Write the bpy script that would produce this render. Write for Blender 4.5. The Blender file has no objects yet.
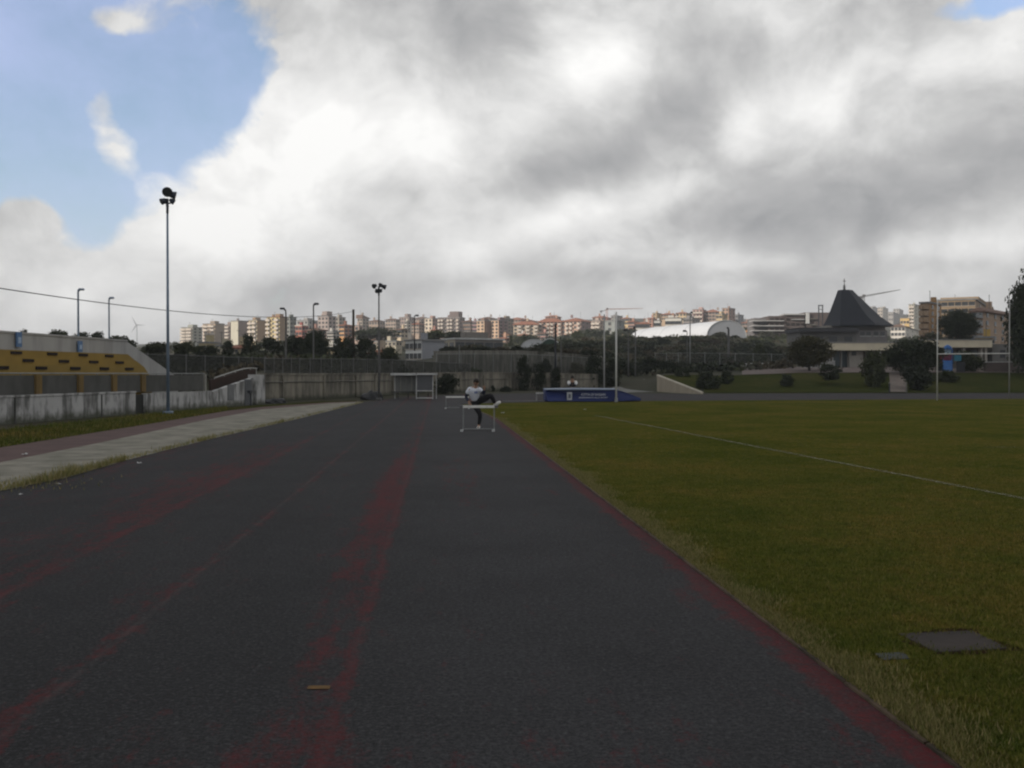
import bpy, bmesh, math, random
import numpy as np
from mathutils import Vector, Matrix
from mathutils import noise as mn
R = math.radians
rnd = random.Random(7)
sc = bpy.context.scene
col = sc.collection
F = 1024*35/36.0          # focal length in photo pixels
HZ = 374.0                # horizon row
H = 1.5                   # eye height

# ------------------------------------------------------------------ helpers
def P(px, py, d):
    return Vector(((px-512)/F*d, d, H+(HZ-py)/F*d))
def G(px, py, z=0.0):
    d = (H-z)*F/(py-HZ)
    return Vector(((px-512)/F*d, d, z))

class MB:
    def __init__(s): s.v=[]; s.f=[]; s.m=[]
    def face(s, pts, m=0):
        n=len(s.v); s.v += [tuple(p) for p in pts]; s.f.append(tuple(range(n,n+len(pts)))); s.m.append(m)
    def box(s, c, size, rz=0, m=0, taper=1.0):
        hx,hy,hz=[q/2 for q in size]; cr,sr=math.cos(rz),math.sin(rz); n=len(s.v)
        for z in (-1,1):
            k = taper if z>0 else 1
            for x,y in ((-1,-1),(1,-1),(1,1),(-1,1)):
                X=x*hx*k; Y=y*hy*k
                s.v.append((c[0]+X*cr-Y*sr, c[1]+X*sr+Y*cr, c[2]+z*hz))
        for q in ((3,2,1,0),(4,5,6,7),(0,1,5,4),(1,2,6,5),(2,3,7,6),(3,0,4,7)):
            s.f.append(tuple(n+i for i in q)); s.m.append(m)
        return s
    def tube(s, pts, rs, n=8, m=0, cap=True):
        pts=[Vector(p) for p in pts]
        if not isinstance(rs,(list,tuple)): rs=[rs]*len(pts)
        base=len(s.v)
        for i,p in enumerate(pts):
            a=pts[max(i-1,0)]; b=pts[min(i+1,len(pts)-1)]
            t=(b-a).normalized()
            u=t.cross(Vector((0,0,1)))
            if u.length<.05: u=t.cross(Vector((0,1,0)))
            u.normalize(); w=t.cross(u)
            for k in range(n):
                an=2*math.pi*k/n
                s.v.append(tuple(p+(u*math.cos(an)+w*math.sin(an))*rs[i]))
        for i in range(len(pts)-1):
            for k in range(n):
                a=base+i*n+k; b=base+i*n+(k+1)%n
                s.f.append((a,b,b+n,a+n)); s.m.append(m)
        if cap:
            s.f.append(tuple(base+k for k in reversed(range(n)))); s.m.append(m)
            e=base+(len(pts)-1)*n
            s.f.append(tuple(e+k for k in range(n))); s.m.append(m)
        return s
    def prism(s, poly, off, m=0):
        """poly: list of 3D points, off: extrusion vector"""
        off=Vector(off); n=len(poly); b=len(s.v)
        for p in poly: s.v.append(tuple(p))
        for p in poly: s.v.append(tuple(Vector(p)+off))
        s.f.append(tuple(b+i for i in range(n))); s.f.append(tuple(b+n+i for i in reversed(range(n)))); s.m+= [m,m]
        for i in range(n):
            j=(i+1)%n; s.f.append((b+j,b+i,b+n+i,b+n+j)); s.m.append(m)
        return s
    def mesh(s, name, mats, smooth=False):
        me=bpy.data.meshes.new(name); me.from_pydata(s.v,[],s.f)
        if not isinstance(mats,(list,tuple)): mats=[mats]
        for q in mats: me.materials.append(q)
        me.polygons.foreach_set('material_index', s.m)
        bm=bmesh.new(); bm.from_mesh(me); bmesh.ops.recalc_face_normals(bm, faces=bm.faces); bm.to_mesh(me); bm.free()
        if smooth: me.polygons.foreach_set('use_smooth',[True]*len(me.polygons))
        me.update(); return me
    def build(s, name, mats, parent=None, smooth=False):
        return link(name, s.mesh(name,mats,smooth), parent)

def link(name, data, parent=None):
    o=bpy.data.objects.new(name,data); col.objects.link(o)
    if parent is not None: o.parent=parent
    return o
def tag(o, label=None, cat=None, group=None, kind=None):
    if label: o['label']=label
    if cat: o['category']=cat
    if group: o['group']=group
    if kind: o['kind']=kind
    return o
def empty(name, loc, rz=0, label=None, cat=None, group=None):
    o=bpy.data.objects.new(name,None); col.objects.link(o)
    o.location=loc; o.rotation_euler=(0,0,rz); o.empty_display_size=.2
    return tag(o,label,cat,group)
def copy_tree(o, parent=None):
    c=o.copy(); col.objects.link(c)
    if parent is not None: c.parent=parent
    for ch in list(o.children): copy_tree(ch,c)
    return c

# ------------------------------------------------------------------ materials
def newmat(name):
    m=bpy.data.materials.new(name); m.use_nodes=True
    nt=m.node_tree; b=nt.nodes['Principled BSDF']
    return m,nt,b
def node(nt, t, **kw):
    n=nt.nodes.new(t)
    for k,v in kw.items(): setattr(n,k,v)
    return n
def L(nt,a,b): nt.links.new(a,b)
def c4(c): return (c[0],c[1],c[2],1)
def noise(nt, vec, scale, detail=6, rough=.6, dist=0):
    n=node(nt,'ShaderNodeTexNoise'); n.inputs['Scale'].default_value=scale; n.inputs['Detail'].default_value=detail
    n.inputs['Roughness'].default_value=rough; n.inputs['Distortion'].default_value=dist
    if vec is not None: L(nt,vec,n.inputs['Vector'])
    return n.outputs['Fac']
def ramp(nt, fac, stops):
    r=node(nt,'ShaderNodeValToRGB'); e=r.color_ramp.elements
    while len(e)<len(stops): e.new(.5)
    for q,(p,c) in zip(e,stops):
        q.position=p; q.color=c4(c) if not isinstance(c,(int,float)) else (c,c,c,1)
    L(nt,fac,r.inputs['Fac']); return r.outputs['Color']
def mix(nt, fac, a, b, bt='MIX'):
    n=node(nt,'ShaderNodeMix',data_type='RGBA',blend_type=bt)
    for idx,v in ((0,fac),(6,a),(7,b)):
        if hasattr(v,'is_linked') or hasattr(v,'links'): L(nt,v,n.inputs[idx])
        else: n.inputs[idx].default_value = v if idx==0 else c4(v)
    return n.outputs[2]
def math_(nt, op, a, b=None, c=None, clamp=False):
    n=node(nt,'ShaderNodeMath',operation=op); n.use_clamp=clamp
    for i,v in enumerate((a,b,c)):
        if v is None: continue
        if isinstance(v,(int,float)): n.inputs[i].default_value=v
        else: L(nt,v,n.inputs[i])
    return n.outputs[0]
def add(*a):
    r_=a[0]
    for q in a[1:]: r_=math_(r_.id_data,'ADD',r_,q)
    return r_
def coords(nt, scale=(1,1,1), rot=(0,0,0), kind='Object'):
    if kind=='World':
        g=node(nt,'ShaderNodeNewGeometry').outputs['Position']
    else:
        g=node(nt,'ShaderNodeTexCoord').outputs[kind]
    m=node(nt,'ShaderNodeMapping'); m.inputs['Scale'].default_value=scale; m.inputs['Rotation'].default_value=rot
    L(nt,g,m.inputs['Vector']); return m.outputs['Vector']
def bump(nt,b,fac,strength=.3,dist=.02):
    n=node(nt,'ShaderNodeBump'); n.inputs['Strength'].default_value=strength; n.inputs['Distance'].default_value=dist
    L(nt,fac,n.inputs['Height']); L(nt,n.outputs['Normal'],b.inputs['Normal'])

def M(name, c1, c2=None, scale=2.0, rough=.8, stretch=(1,1,1), metal=0, spec=.3, bmp=0, lo=.35, hi=.65):
    m,nt,b=newmat(name)
    b.inputs['Roughness'].default_value=rough; b.inputs['Metallic'].default_value=metal
    b.inputs['Specular IOR Level'].default_value=spec
    if c2 is None: c2=tuple(min(1,q*.78) for q in c1)
    v=coords(nt,stretch); n=noise(nt,v,scale)
    L(nt,ramp(nt,n,[(lo,c1),(hi,c2)]),b.inputs['Base Color'])
    if bmp: bump(nt,b,noise(nt,v,scale*6),bmp)
    return m
def leafmat(name, dark, light):
    m,nt,b=newmat(name)
    g=node(nt,'ShaderNodeNewGeometry'); oi=node(nt,'ShaderNodeObjectInfo')
    c=ramp(nt,g.outputs['Random Per Island'],[(0,dark),(.6,[(a+q)/2 for a,q in zip(dark,light)]),(1,light)])
    v=coords(nt,(1,1,1)); n=noise(nt,v,2.2,3)
    c2=mix(nt,math_(nt,'MULTIPLY',n,.8),c,dark)
    L(nt,c2,b.inputs['Base Color']); b.inputs['Roughness'].default_value=.75; b.inputs['Specular IOR Level'].default_value=.2
    return m
def stained(name, base, stain, sx=1.2, sz=.12, lo=.42, hi=.62, low_dirt=None, rough=.9):
    """wall colour with vertical run-off streaks (object space, z up)"""
    m,nt,b=newmat(name); b.inputs['Roughness'].default_value=rough; b.inputs['Specular IOR Level'].default_value=.2
    v=coords(nt,(sx,sx,sz)); s1=ramp(nt,noise(nt,v,2.4,7,.65),[(lo,0.),(hi,1.)])
    v2=coords(nt,(1,1,1)); n2=noise(nt,v2,.9,5)
    base2=mix(nt,n2,base,[q*.75 for q in base])
    f=math_(nt,'MULTIPLY',s1,.85)
    c=mix(nt,f,base2,stain)
    if low_dirt:
        z=node(nt,'ShaderNodeSeparateXYZ'); L(nt,node(nt,'ShaderNodeTexCoord').outputs['Object'],z.inputs[0])
        t=math_(nt,'ADD',z.outputs['Z'],math_(nt,'MULTIPLY',noise(nt,v2,3.5,5),-.5))
        d=math_(nt,'SUBTRACT',1,math_(nt,'MULTIPLY',math_(nt,'ADD',t,.18),4),None,True)
        c=mix(nt,math_(nt,'MULTIPLY',d,.85),c,low_dirt)
    L(nt,c,b.inputs['Base Color']); return m
def seethru(name, c, opac):
    m,nt,b=newmat(name); b.inputs['Base Color'].default_value=c4(c); b.inputs['Roughness'].default_value=.9
    t=node(nt,'ShaderNodeBsdfTransparent'); x=node(nt,'ShaderNodeMixShader')
    v=coords(nt,(1,1,.3)); n=ramp(nt,noise(nt,v,1.5,5),[(.3,opac-.12),(.7,min(1,opac+.12))])
    L(nt,n,x.inputs[0]); L(nt,t.outputs[0],x.inputs[1]); L(nt,b.outputs[0],x.inputs[2])
    L(nt,x.outputs[0],nt.nodes['Material Output'].inputs['Surface']); return m

MATS={}
m_white=M('white_paint',(.72,.72,.70),(.55,.55,.54),6,.5)
m_dirtywhite=M('weathered_white',(.55,.56,.55),(.38,.39,.40),3,.6)
m_glass=M('window_glass',(.025,.03,.035),(.05,.055,.06),.4,.25,spec=.4)
m_dark=M('dark_metal',(.03,.033,.04),(.02,.022,.028),4,.5)
m_navy=M('navy_metal',(.035,.045,.07),(.025,.03,.045),4,.45)
m_bluepole=M('blue_grey_steel',(.20,.26,.34),(.15,.20,.27),3,.45,metal=.3)
m_galv=M('galvanised_steel',(.26,.27,.27),(.18,.19,.19),5,.5,metal=.4)
m_greypole=M('grey_pole',(.13,.13,.13),(.09,.09,.09),4,.6)
m_concrete=stained('concrete',(.27,.25,.205),(.06,.057,.048),.75,.13,.40,.62,low_dirt=(.04,.045,.03))
m_concrete2=stained('upper_concrete',(.26,.25,.22),(.07,.07,.06),1.6,.22,.33,.60)
m_whitewall=stained('stained_white_wall',(.46,.46,.46),(.085,.086,.082),1.05,.30,.45,.60,low_dirt=(.045,.05,.03))
m_parapet=stained('grey_parapet',(.40,.40,.395),(.24,.24,.235),.8,.10,.45,.7)
m_yellow=stained('yellow_terrace_paint',(.29,.20,.055),(.21,.145,.045),.7,.5,.4,.75)
m_orange=stained('ochre_pillar',(.20,.135,.05),(.09,.065,.035),3,.4,.4,.7)
m_panel=stained('grey_barrier',(.10,.10,.095),(.055,.056,.052),.8,.4,.4,.7)
m_rust=stained('rusty_sheet',(.05,.028,.022),(.03,.024,.02),1,.6,.4,.7)
m_beigewall=stained('beige_wall',(.42,.37,.29),(.24,.215,.17),1.4,.12,.42,.7)
m_mesh=seethru('dark_windscreen_mesh',(.03,.032,.028),.80)
m_link=seethru('chain_link',(.06,.065,.06),.34)
m_blue=M('blue_vinyl',(.012,.026,.125),(.010,.020,.095),1.2,.55)
m_bluetop=M('pale_blue_vinyl',(.22,.27,.36),(.17,.21,.30),1.2,.6)
m_bluebanner=M('blue_banner',(.08,.16,.32),(.12,.20,.34),3,.7)
m_bark=M('bark',(.06,.045,.032),(.035,.027,.02),5,.9)
m_roofslate=stained('dark_slate',(.020,.024,.034),(.014,.017,.025),.5,.06,.4,.7,rough=.6)
m_skin=M('skin',(.36,.22,.15),(.30,.18,.12),5,.6)
m_hair=M('dark_hair',(.018,.014,.012),(.03,.024,.02),20,.7)
m_shirt=M('white_shirt',(.80,.83,.90),(.62,.66,.76),7,.85)
m_blackcloth=M('black_cloth',(.012,.012,.015),(.02,.02,.024),8,.9)
m_navycloth=M('navy_cloth',(.018,.022,.045),(.025,.03,.055),8,.9)
m_red=M('red_plastic',(.28,.03,.05),(.20,.025,.04),3,.4)
m_blueplastic=M('bright_blue_plastic',(.02,.12,.36),(.016,.09,.28),3,.4)
m_teal=M('teal_plastic',(.03,.20,.30),(.02,.14,.22),3,.4)
m_pvc=stained('white_membrane',(.62,.64,.67),(.50,.52,.55),.25,.25,.4,.75,rough=.5)
m_pvcgrey=stained('grey_membrane',(.40,.42,.45),(.33,.35,.38),.25,.2,.4,.75,rough=.5)
m_greenpvc=M('dark_green_membrane',(.022,.055,.035),(.016,.04,.028),1,.6)
m_terracotta=M('terracotta_roof',(.30,.13,.08),(.22,.10,.07),1.5,.85)
m_brownroof=M('brown_roof',(.17,.10,.075),(.12,.08,.06),1.5,.85)
m_flatroof=M('grey_flat_roof',(.25,.25,.25),(.18,.18,.18),1,.9)
m_balc=M('pale_balcony',(.56,.50,.44),(.45,.39,.33),1,.7)
m_tarp=M('black_tarpaulin',(.014,.015,.018),(.025,.027,.03),3,.5)

def wallmat(c):
    k='wall_%02d_%02d_%02d'%tuple(int(q*99) for q in c)
    if k not in MATS: MATS[k]=stained('facade_'+k,c,[q*.72 for q in c],.25,.12,.45,.75)
    return MATS[k]
leaf_dark=leafmat('dark_evergreen_leaves',(.018,.025,.012),(.050,.062,.028))
leaf_mid=leafmat('olive_leaves',(.026,.034,.014),(.075,.083,.032))
leaf_grey=leafmat('grey_scrub_leaves',(.045,.047,.032),(.12,.12,.085))
leaf_brown=leafmat('brown_scrub_leaves',(.048,.040,.024),(.12,.10,.062))
leaf_ivy=leafmat('ivy_leaves',(.012,.017,.009),(.036,.046,.020))
leaf_rust=leafmat('reddish_green_leaves',(.028,.032,.012),(.10,.078,.03))

# ------------------------------------------------------------------ terrain
TER=[(-600,[(70,None),(120,364),(200,358),(400,352),(800,349),(1300,346)]),
 (60,[(75,None),(120,364),(200,358),(400,353),(800,349),(1300,346)]),
 (180,[(62,None),(70,374),(80,368),(120,362),(200,357),(400,350),(700,346),(1200,343)]),
 (262,[(54.5,None),(55.5,374),(64,371),(80,366),(120,362),(200,357),(400,348),(700,340),(1200,334)]),
 (330,[(62,None),(63,374.5),(72,371),(90,365),(120,362),(200,357),(400,348),(700,337),(1200,326)]),
 (400,[(74,None),(75,374.5),(84,372),(98,368),(130,364.5),(185,361.5),(240,354),(400,347),(700,336),(1200,322)]),
 (470,[(86.5,None),(87.5,374.5),(100,373),(102.5,354),(130,354),(200,352.5),(400,345),(700,335),(1200,322)]),
 (560,[(95,None),(96,374.5),(106,373),(108.5,358),(125,355),(165,351.5),(200,348),(260,344),(400,340),(700,331),(1200,320)]),
 (598,[(95,None),(98,381),(104,376),(112,366),(130,358),(200,345.5),(260,341),(400,336),(700,329),(1200,319)]),
 (645,[(84,None),(96,383),(105,378.5),(118,371),(150,360),(200,348),(240,340),(400,335),(700,326),(1200,318)]),
 (664,[(84,None),(92,377),(105,374),(118,370),(150,360),(200,348),(240,339),(400,334),(700,326),(1200,318)]),
 (725,[(84,None),(96,375.5),(110,370),(150,362),(200,348),(240,338),(400,335),(700,326),(1200,318)]),
 (765,[(84,None),(96,374.5),(108,369),(150,364),(200,352),(250,341),(400,336),(700,329),(1200,320)]),
 (800,[(84,None),(96,373),(106,368.5),(150,366),(250,347),(400,340),(700,331),(1200,322)]),
 (900,[(84,None),(96,373),(106,368),(150,364),(250,352),(400,343),(700,332),(1200,314)]),
 (1500,[(84,None),(96,373),(106,368),(150,364),(250,352),(400,343),(700,334),(1200,322)])]
WPX=[(262.5,402),(300,400),(345,397.8),(400,394.5),(470,391.6),(545,390),(598,389.8)]
def wall_d(u):
    """distance of the far concrete wall along the sight line of column u"""
    for (a,ya),(b_,yb) in zip(WPX,WPX[1:]):
        if a<=u<=b_:
            p0,p1=G(a,ya),G(b_,yb); k=(u-512)/F; t=(k*p0.y-p0.x)/((p1.x-p0.x)-k*(p1.y-p0.y))
            return p0.y+(p1.y-p0.y)*t+1.25
    return None
def prof(lst,d):
    if d<=lst[0][0]: return 0.0
    pd,pz=lst[0][0],0.0
    for dd,py in lst[1:]:
        zz=H+(HZ-py)/F*dd
        if d<=dd: return pz+(zz-pz)*(d-pd)/(dd-pd)
        pd,pz=dd,zz
    return pz
def zt(x,y):
    if y<=20: return 0.0
    u=512+F*x/y
    if u<=TER[0][0]: return prof(TER[0][1],y)
    for (u0,a),(u1,b) in zip(TER,TER[1:]):
        if u<=u1:
            t=(u-u0)/(u1-u0); dw=wall_d(u)
            if dw is None: return prof(a,y)*(1-t)+prof(b,y)*t
            if y<dw: return 0.0
            sh=max(0.0,1-(y-dw)/60)
            return prof(a,y+(a[0][0]-dw)*sh)*(1-t)+prof(b,y+(b[0][0]-dw)*sh)*t
    return prof(TER[-1][1],y)

angs=[]; a=-180.0
while a<180:
    angs.append(a); a+= .35 if -34<=a<34 else 4
radii=[1,6,15,30,45]; r=50.0
while r<135: radii.append(r); r+=1.1
while r<1300: radii.append(r); r*=1.045
radii+=[1400,1800,2600]
v=[(0,0,-.002)]; f=[]
for r in radii:
    for a in angs:
        x=r*math.sin(R(a)); y=r*math.cos(R(a)); v.append((x,y,zt(x,y)-.002))
n=len(angs)
for k in range(n): f.append((0,1+(k+1)%n,1+k))
for i in range(len(radii)-1):
    for k in range(n):
        a0=1+i*n+k; b0=1+i*n+(k+1)%n; f.append((a0,b0,b0+n,a0+n))
me=bpy.data.meshes.new('terrain'); me.from_pydata(v,[],f)
m,nt,b=newmat('scrub_earth'); b.inputs['Roughness'].default_value=.95; b.inputs['Specular IOR Level'].default_value=.1
vv=coords(nt); n1=noise(nt,vv,.09,8,.65); n2=noise(nt,vv,.9,6)
c=ramp(nt,n1,[(.3,(.022,.025,.012)),(.48,(.032,.033,.018)),(.6,(.050,.045,.030)),(.75,(.08,.07,.05))])
L(nt,mix(nt,math_(nt,'MULTIPLY',n2,.7),c,(.03,.03,.018)),b.inputs['Base Color'])
me.materials.append(m); me.polygons.foreach_set('use_smooth',[True]*len(me.polygons))
tag(link('terrain',me),kind='structure')

def sheet(name, pts, m, z, kind='structure'):
    mb=MB(); mb.face([(p[0],p[1],z) for p in pts]); o=mb.build(name,m); tag(o,kind=kind); return o

# ------------------------------------------------------------------ track
SL=.0743
def uv_nodes(nt):
    g=node(nt,'ShaderNodeNewGeometry'); s=node(nt,'ShaderNodeSeparateXYZ'); L(nt,g.outputs['Position'],s.inputs[0])
    u=math_(nt,'ADD',s.outputs['X'],math_(nt,'MULTIPLY',s.outputs['Y'],SL))
    return g.outputs['Position'],u,s.outputs['Y']
m_track,nt,b=newmat('worn_track_surface'); b.inputs['Roughness'].default_value=.9; b.inputs['Specular IOR Level'].default_value=.12
pos,u,vv=uv_nodes(nt)
cmb=node(nt,'ShaderNodeCombineXYZ'); L(nt,math_(nt,'MULTIPLY',u,1.0),cmb.inputs[0]); L(nt,math_(nt,'MULTIPLY',vv,.22),cmb.inputs[1])
st=cmb.outputs[0]
streak=noise(nt,st,1.1,8,.7); streak2=noise(nt,st,4.5,6,.7); fine=noise(nt,pos,55,3,.7); mid=noise(nt,pos,7,6,.7); spk=noise(nt,pos,140,2,.5)
def bell(c0,w,amp):
    q=math_(nt,'DIVIDE',math_(nt,'SUBTRACT',u,c0),w); return math_(nt,'MULTIPLY',math_(nt,'POWER',2.718,math_(nt,'MULTIPLY',math_(nt,'MULTIPLY',q,q),-1)),amp)
def vband(c0,w):
    q=math_(nt,'DIVIDE',math_(nt,'SUBTRACT',vv,c0),w); return math_(nt,'POWER',2.718,math_(nt,'MULTIPLY',math_(nt,'MULTIPLY',q,q),-1))
w=add(math_(nt,'MULTIPLY',bell(-.66,.20,.36),vband(13,5.5)), bell(-.62,.16,.15), math_(nt,'MULTIPLY',bell(-3.25,.5,.30),vband(14,9)),
      bell(-1.80,.10,.20), bell(-.448,.06,.25), bell(-2.95,.09,.17), bell(1.90,.12,.46), math_(nt,'MULTIPLY',bell(.35,.3,.2),vband(15,4)),
      math_(nt,'MULTIPLY',vband(2.9,.95),.30), math_(nt,'MULTIPLY',bell(-5.2,1.1,.16),vband(17,12)), bell(-6.9,.5,.22),math_(nt,'MULTIPLY',vband(62,16),.12))
w=math_(nt,'ADD',w,math_(nt,'MULTIPLY',math_(nt,'SUBTRACT',streak,.5),.55))
w=math_(nt,'ADD',w,math_(nt,'MULTIPLY',math_(nt,'SUBTRACT',streak2,.5),.55))
w=math_(nt,'ADD',w,math_(nt,'MULTIPLY',math_(nt,'SUBTRACT',mid,.5),.75))
w=math_(nt,'ADD',w,math_(nt,'MULTIPLY',math_(nt,'SUBTRACT',fine,.5),.45))
ragged=noise(nt,st,7.0,10,.74,.3); w=math_(nt,'ADD',w,math_(nt,'MULTIPLY',math_(nt,'SUBTRACT',ragged,.5),1.0))
redf=math_(nt,'MULTIPLY',ramp(nt,w,[(.16,0.),(.30,.55),(.55,.9)]),ramp(nt,noise(nt,pos,30,4,.75),[(.36,.35),(.58,1.)]))
grey=ramp(nt,streak,[(.3,(.017,.0175,.019)),(.7,(.032,.0325,.035))])
lanepale=math_(nt,'ADD',bell(.7,1.2,1.0),0.0)  # paler grey surface along the right-hand lane
grey=mix(nt,math_(nt,'MULTIPLY',lanepale,.6),grey,(.046,.047,.052))
grey=mix(nt,ramp(nt,fine,[(.45,0.),(.75,.6)]),grey,(.048,.048,.050))
grey=mix(nt,ramp(nt,spk,[(.34,.85),(.47,0.)]),grey,(.007,.007,.008))
gran=noise(nt,pos,260,2,.6); grey=mix(nt,ramp(nt,gran,[(.58,0.),(.72,.8)]),grey,(.095,.095,.098))
scuff=ramp(nt,noise(nt,st,9,8,.75,1.5),[(.60,0.),(.72,.6)]); grey=mix(nt,scuff,grey,(.062,.061,.062))
grey=mix(nt,ramp(nt,noise(nt,pos,.55,7,.65),[(.42,0.),(.62,.35)]),grey,(.014,.014,.0155))
coarse=noise(nt,pos,42,3,.8); grey=mix(nt,ramp(nt,coarse,[(.36,.6),(.5,0.)]),grey,(.012,.012,.0135)); grey=mix(nt,ramp(nt,coarse,[(.54,0.),(.70,.6)]),grey,(.080,.080,.086))
red=mix(nt,mid,(.050,.010,.012),(.12,.016,.020))
cc=mix(nt,redf,grey,red)
# faded lane lines
lines=add(bell(-.448,.022,.12),bell(-1.80,.022,.24),bell(-2.95,.02,.10))
lf=math_(nt,'MULTIPLY',lines,ramp(nt,noise(nt,pos,3,6,.75),[(.38,0.),(.62,1.)]))
cc=mix(nt,lf,cc,(.11,.085,.085))
L(nt,cc,b.inputs['Base Color']); bump(nt,b,spk,.8,.006)
trackpts=[(0,492),(66,478.5),(126,461),(217,438),(303,418),(364,402.5),(400,397),(470,394.2),(545,393.3),(640,393.6),(700,394),(1024,392.2),(1500,391.5)]
tp=[G(*q) for q in trackpts]
edge_dir=(tp[1]-tp[0])
poly=[(-6.3,-8),(-6.45,6)]+[(p.x,p.y) for p in tp]+[(60,-8)]
sheet('running_track',poly,m_track,.004)
# path strips left of the track
m_path=M('worn_concrete_path',(.235,.22,.185),(.12,.118,.092),1.6,.9,spec=.2,bmp=.2)
m_redpath=M('faded_red_path',(.10,.062,.058),(.072,.045,.042),1.3,.9,spec=.2,bmp=.2)
def gp(l): return [G(*q) for q in l]
lowA=gp([(0,492),(66,478.5),(126,461),(217,438),(303,418),(364,402.5)])
midA=gp([(0,463),(101,443),(202,421),(263,409.5),(330,403.5),(360,402)])
upA=gp([(0,448),(151,424),(227,411),(263,407),(330,402.3),(358,401.4)])
topA=gp([(0,430),(151,414.5),(227,407.5),(262,405),(320,401.5),(356,400.6)])
def ext(l,m_=4):
    d=(l[0]-l[1]); k=m_/max(d.length,.01); return [l[0]+d*(10/d.length)]+l
lowA,midA,upA,topA=ext(lowA),ext(midA),ext(upA),ext(topA)
def strip(name,a,b_,m,z):
    mb=MB()
    for i in range(len(a)-1): mb.face([(a[i].x,a[i].y,z),(a[i+1].x,a[i+1].y,z),(b_[i+1].x,b_[i+1].y,z),(b_[i].x,b_[i].y,z)])
    return tag(mb.build(name,m),kind='structure')
strip('path',lowA,midA,m_path,.012)
strip('red_path',midA,upA,m_redpath,.008)

# ------------------------------------------------------------------ grass
def grassmat(name, dark, mid_, dry, sc_=.35):
    m,nt,b=newmat(name); b.inputs['Roughness'].default_value=1; b.inputs['Specular IOR Level'].default_value=0
    v_=coords(nt,kind='World'); big=noise(nt,v_,sc_,6,.6); fine=noise(nt,v_,9,6,.7); vf=noise(nt,v_,60,3,.6)
    med=noise(nt,v_,sc_*6,7,.7); c=ramp(nt,math_(nt,'ADD',math_(nt,'MULTIPLY',big,.6),math_(nt,'MULTIPLY',med,.4)),[(.40,dark),(.5,mid_),(.60,dry)])
    c=mix(nt,ramp(nt,fine,[(.35,.75),(.6,0.)]),c,[q*.55 for q in dark])
    c=mix(nt,ramp(nt,vf,[(.5,0.),(.8,.6)]),c,[q*1.5 for q in dry])
    L(nt,c,b.inputs['Base Color']); bump(nt,b,fine,.5,.03); return m
m_grass=grassmat('pitch_grass',(.048,.061,.011),(.080,.082,.016),(.116,.092,.024))
m_bank=grassmat('bank_grass',(.026,.036,.009),(.040,.047,.013),(.060,.057,.020),.2)
m_verge=grassmat('verge_grass',(.030,.038,.008),(.042,.048,.012),(.07,.06,.025),.6)
strip('grass_verge',upA,topA,m_verge,.006)
def kx(d):
    if d<=32.5: return 1.983-SL*d
    t=(d-32.5)/15; return -.43+(-2.2+.43)*t - .0*t
field=[(kx(d),d) for d in (-8,2,8,16,24,32.5,40,46)]
q=gp([(462,404.8),(490,403.4),(540,402.4),(640,401.2),(800,400.2),(1024,399),(1500,398.6)])
field+= [(p.x,p.y) for p in q]+[(70,-8)]
sheet('pitch',field,m_grass,.014)
# kerb edge between track and pitch
m_kerb=M('edge_kerb',(.10,.07,.045),(.030,.024,.016),3.5,.9,bmp=.3)
mb=MB()
ks=[i*.8 for i in range(-2,58)]
for a_,b_ in zip(ks,ks[1:]):
    j_=.008*mn.noise(Vector((a_*1.7,0,0))); mb.prism([(kx(a_)-.024+j_,a_+.006,0),(kx(a_)+.02,a_+.006,0),(kx(a_)+.02,a_+.006,.020),(kx(a_)-.020+j_,a_+.006,.014)],(kx(b_)-kx(a_),b_-a_-.012,0))
tag(mb.build('kerb',m_kerb),kind='structure')
# white pitch line, worn
m,nt,b=newmat('worn_white_line'); b.inputs['Base Color'].default_value=(.16,.155,.095,1); b.inputs['Roughness'].default_value=.9
t_=node(nt,'ShaderNodeBsdfTransparent'); x_=node(nt,'ShaderNodeMixShader')
L(nt,ramp(nt,noise(nt,coords(nt,kind='World'),8,6,.75),[(.30,.1),(.66,.75)]),x_.inputs[0]); L(nt,t_.outputs[0],x_.inputs[1]); L(nt,b.outputs[0],x_.inputs[2])
L(nt,x_.outputs[0],nt.nodes['Material Output'].inputs['Surface']); m_line=m
def line(name,a,b_,w_,m,z):
    a=Vector(a);b_=Vector(b_); d=(b_-a).normalized(); n_=Vector((-d.y,d.x,0))*w_/2
    mb=MB(); mb.face([(p.x,p.y,z) for p in (a-n_,b_-n_,b_+n_,a+n_)]); return tag(mb.build(name,m),kind='structure')
A=G(596,416); B=G(1024,500); line('pitch_line',A,B+(B-A)*.4,.10,m_line,.020)
A=G(985,448); B=G(1100,448.5); line('cross_pitch_line',A,B,.08,m_line,.020)
# far track edge (pale kerb by the far bend)
A=G(503,401.4); B=G(545,400.9); line('far_edge_line',A,B,.10,m_white,.022)
# yellow lane tick
m_tick=M('yellow_tick',(.14,.072,.014),(.06,.035,.012),12,.8)
mb=MB(); a_=G(306,691.5); b_=G(329,691.5); c_=G(330,688); d_=G(308,688)
mb.face([(p.x,p.y,.008) for p in (a_,b_,c_,d_)]); tag(mb.build('lane_tick',m_tick),kind='structure')

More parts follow.
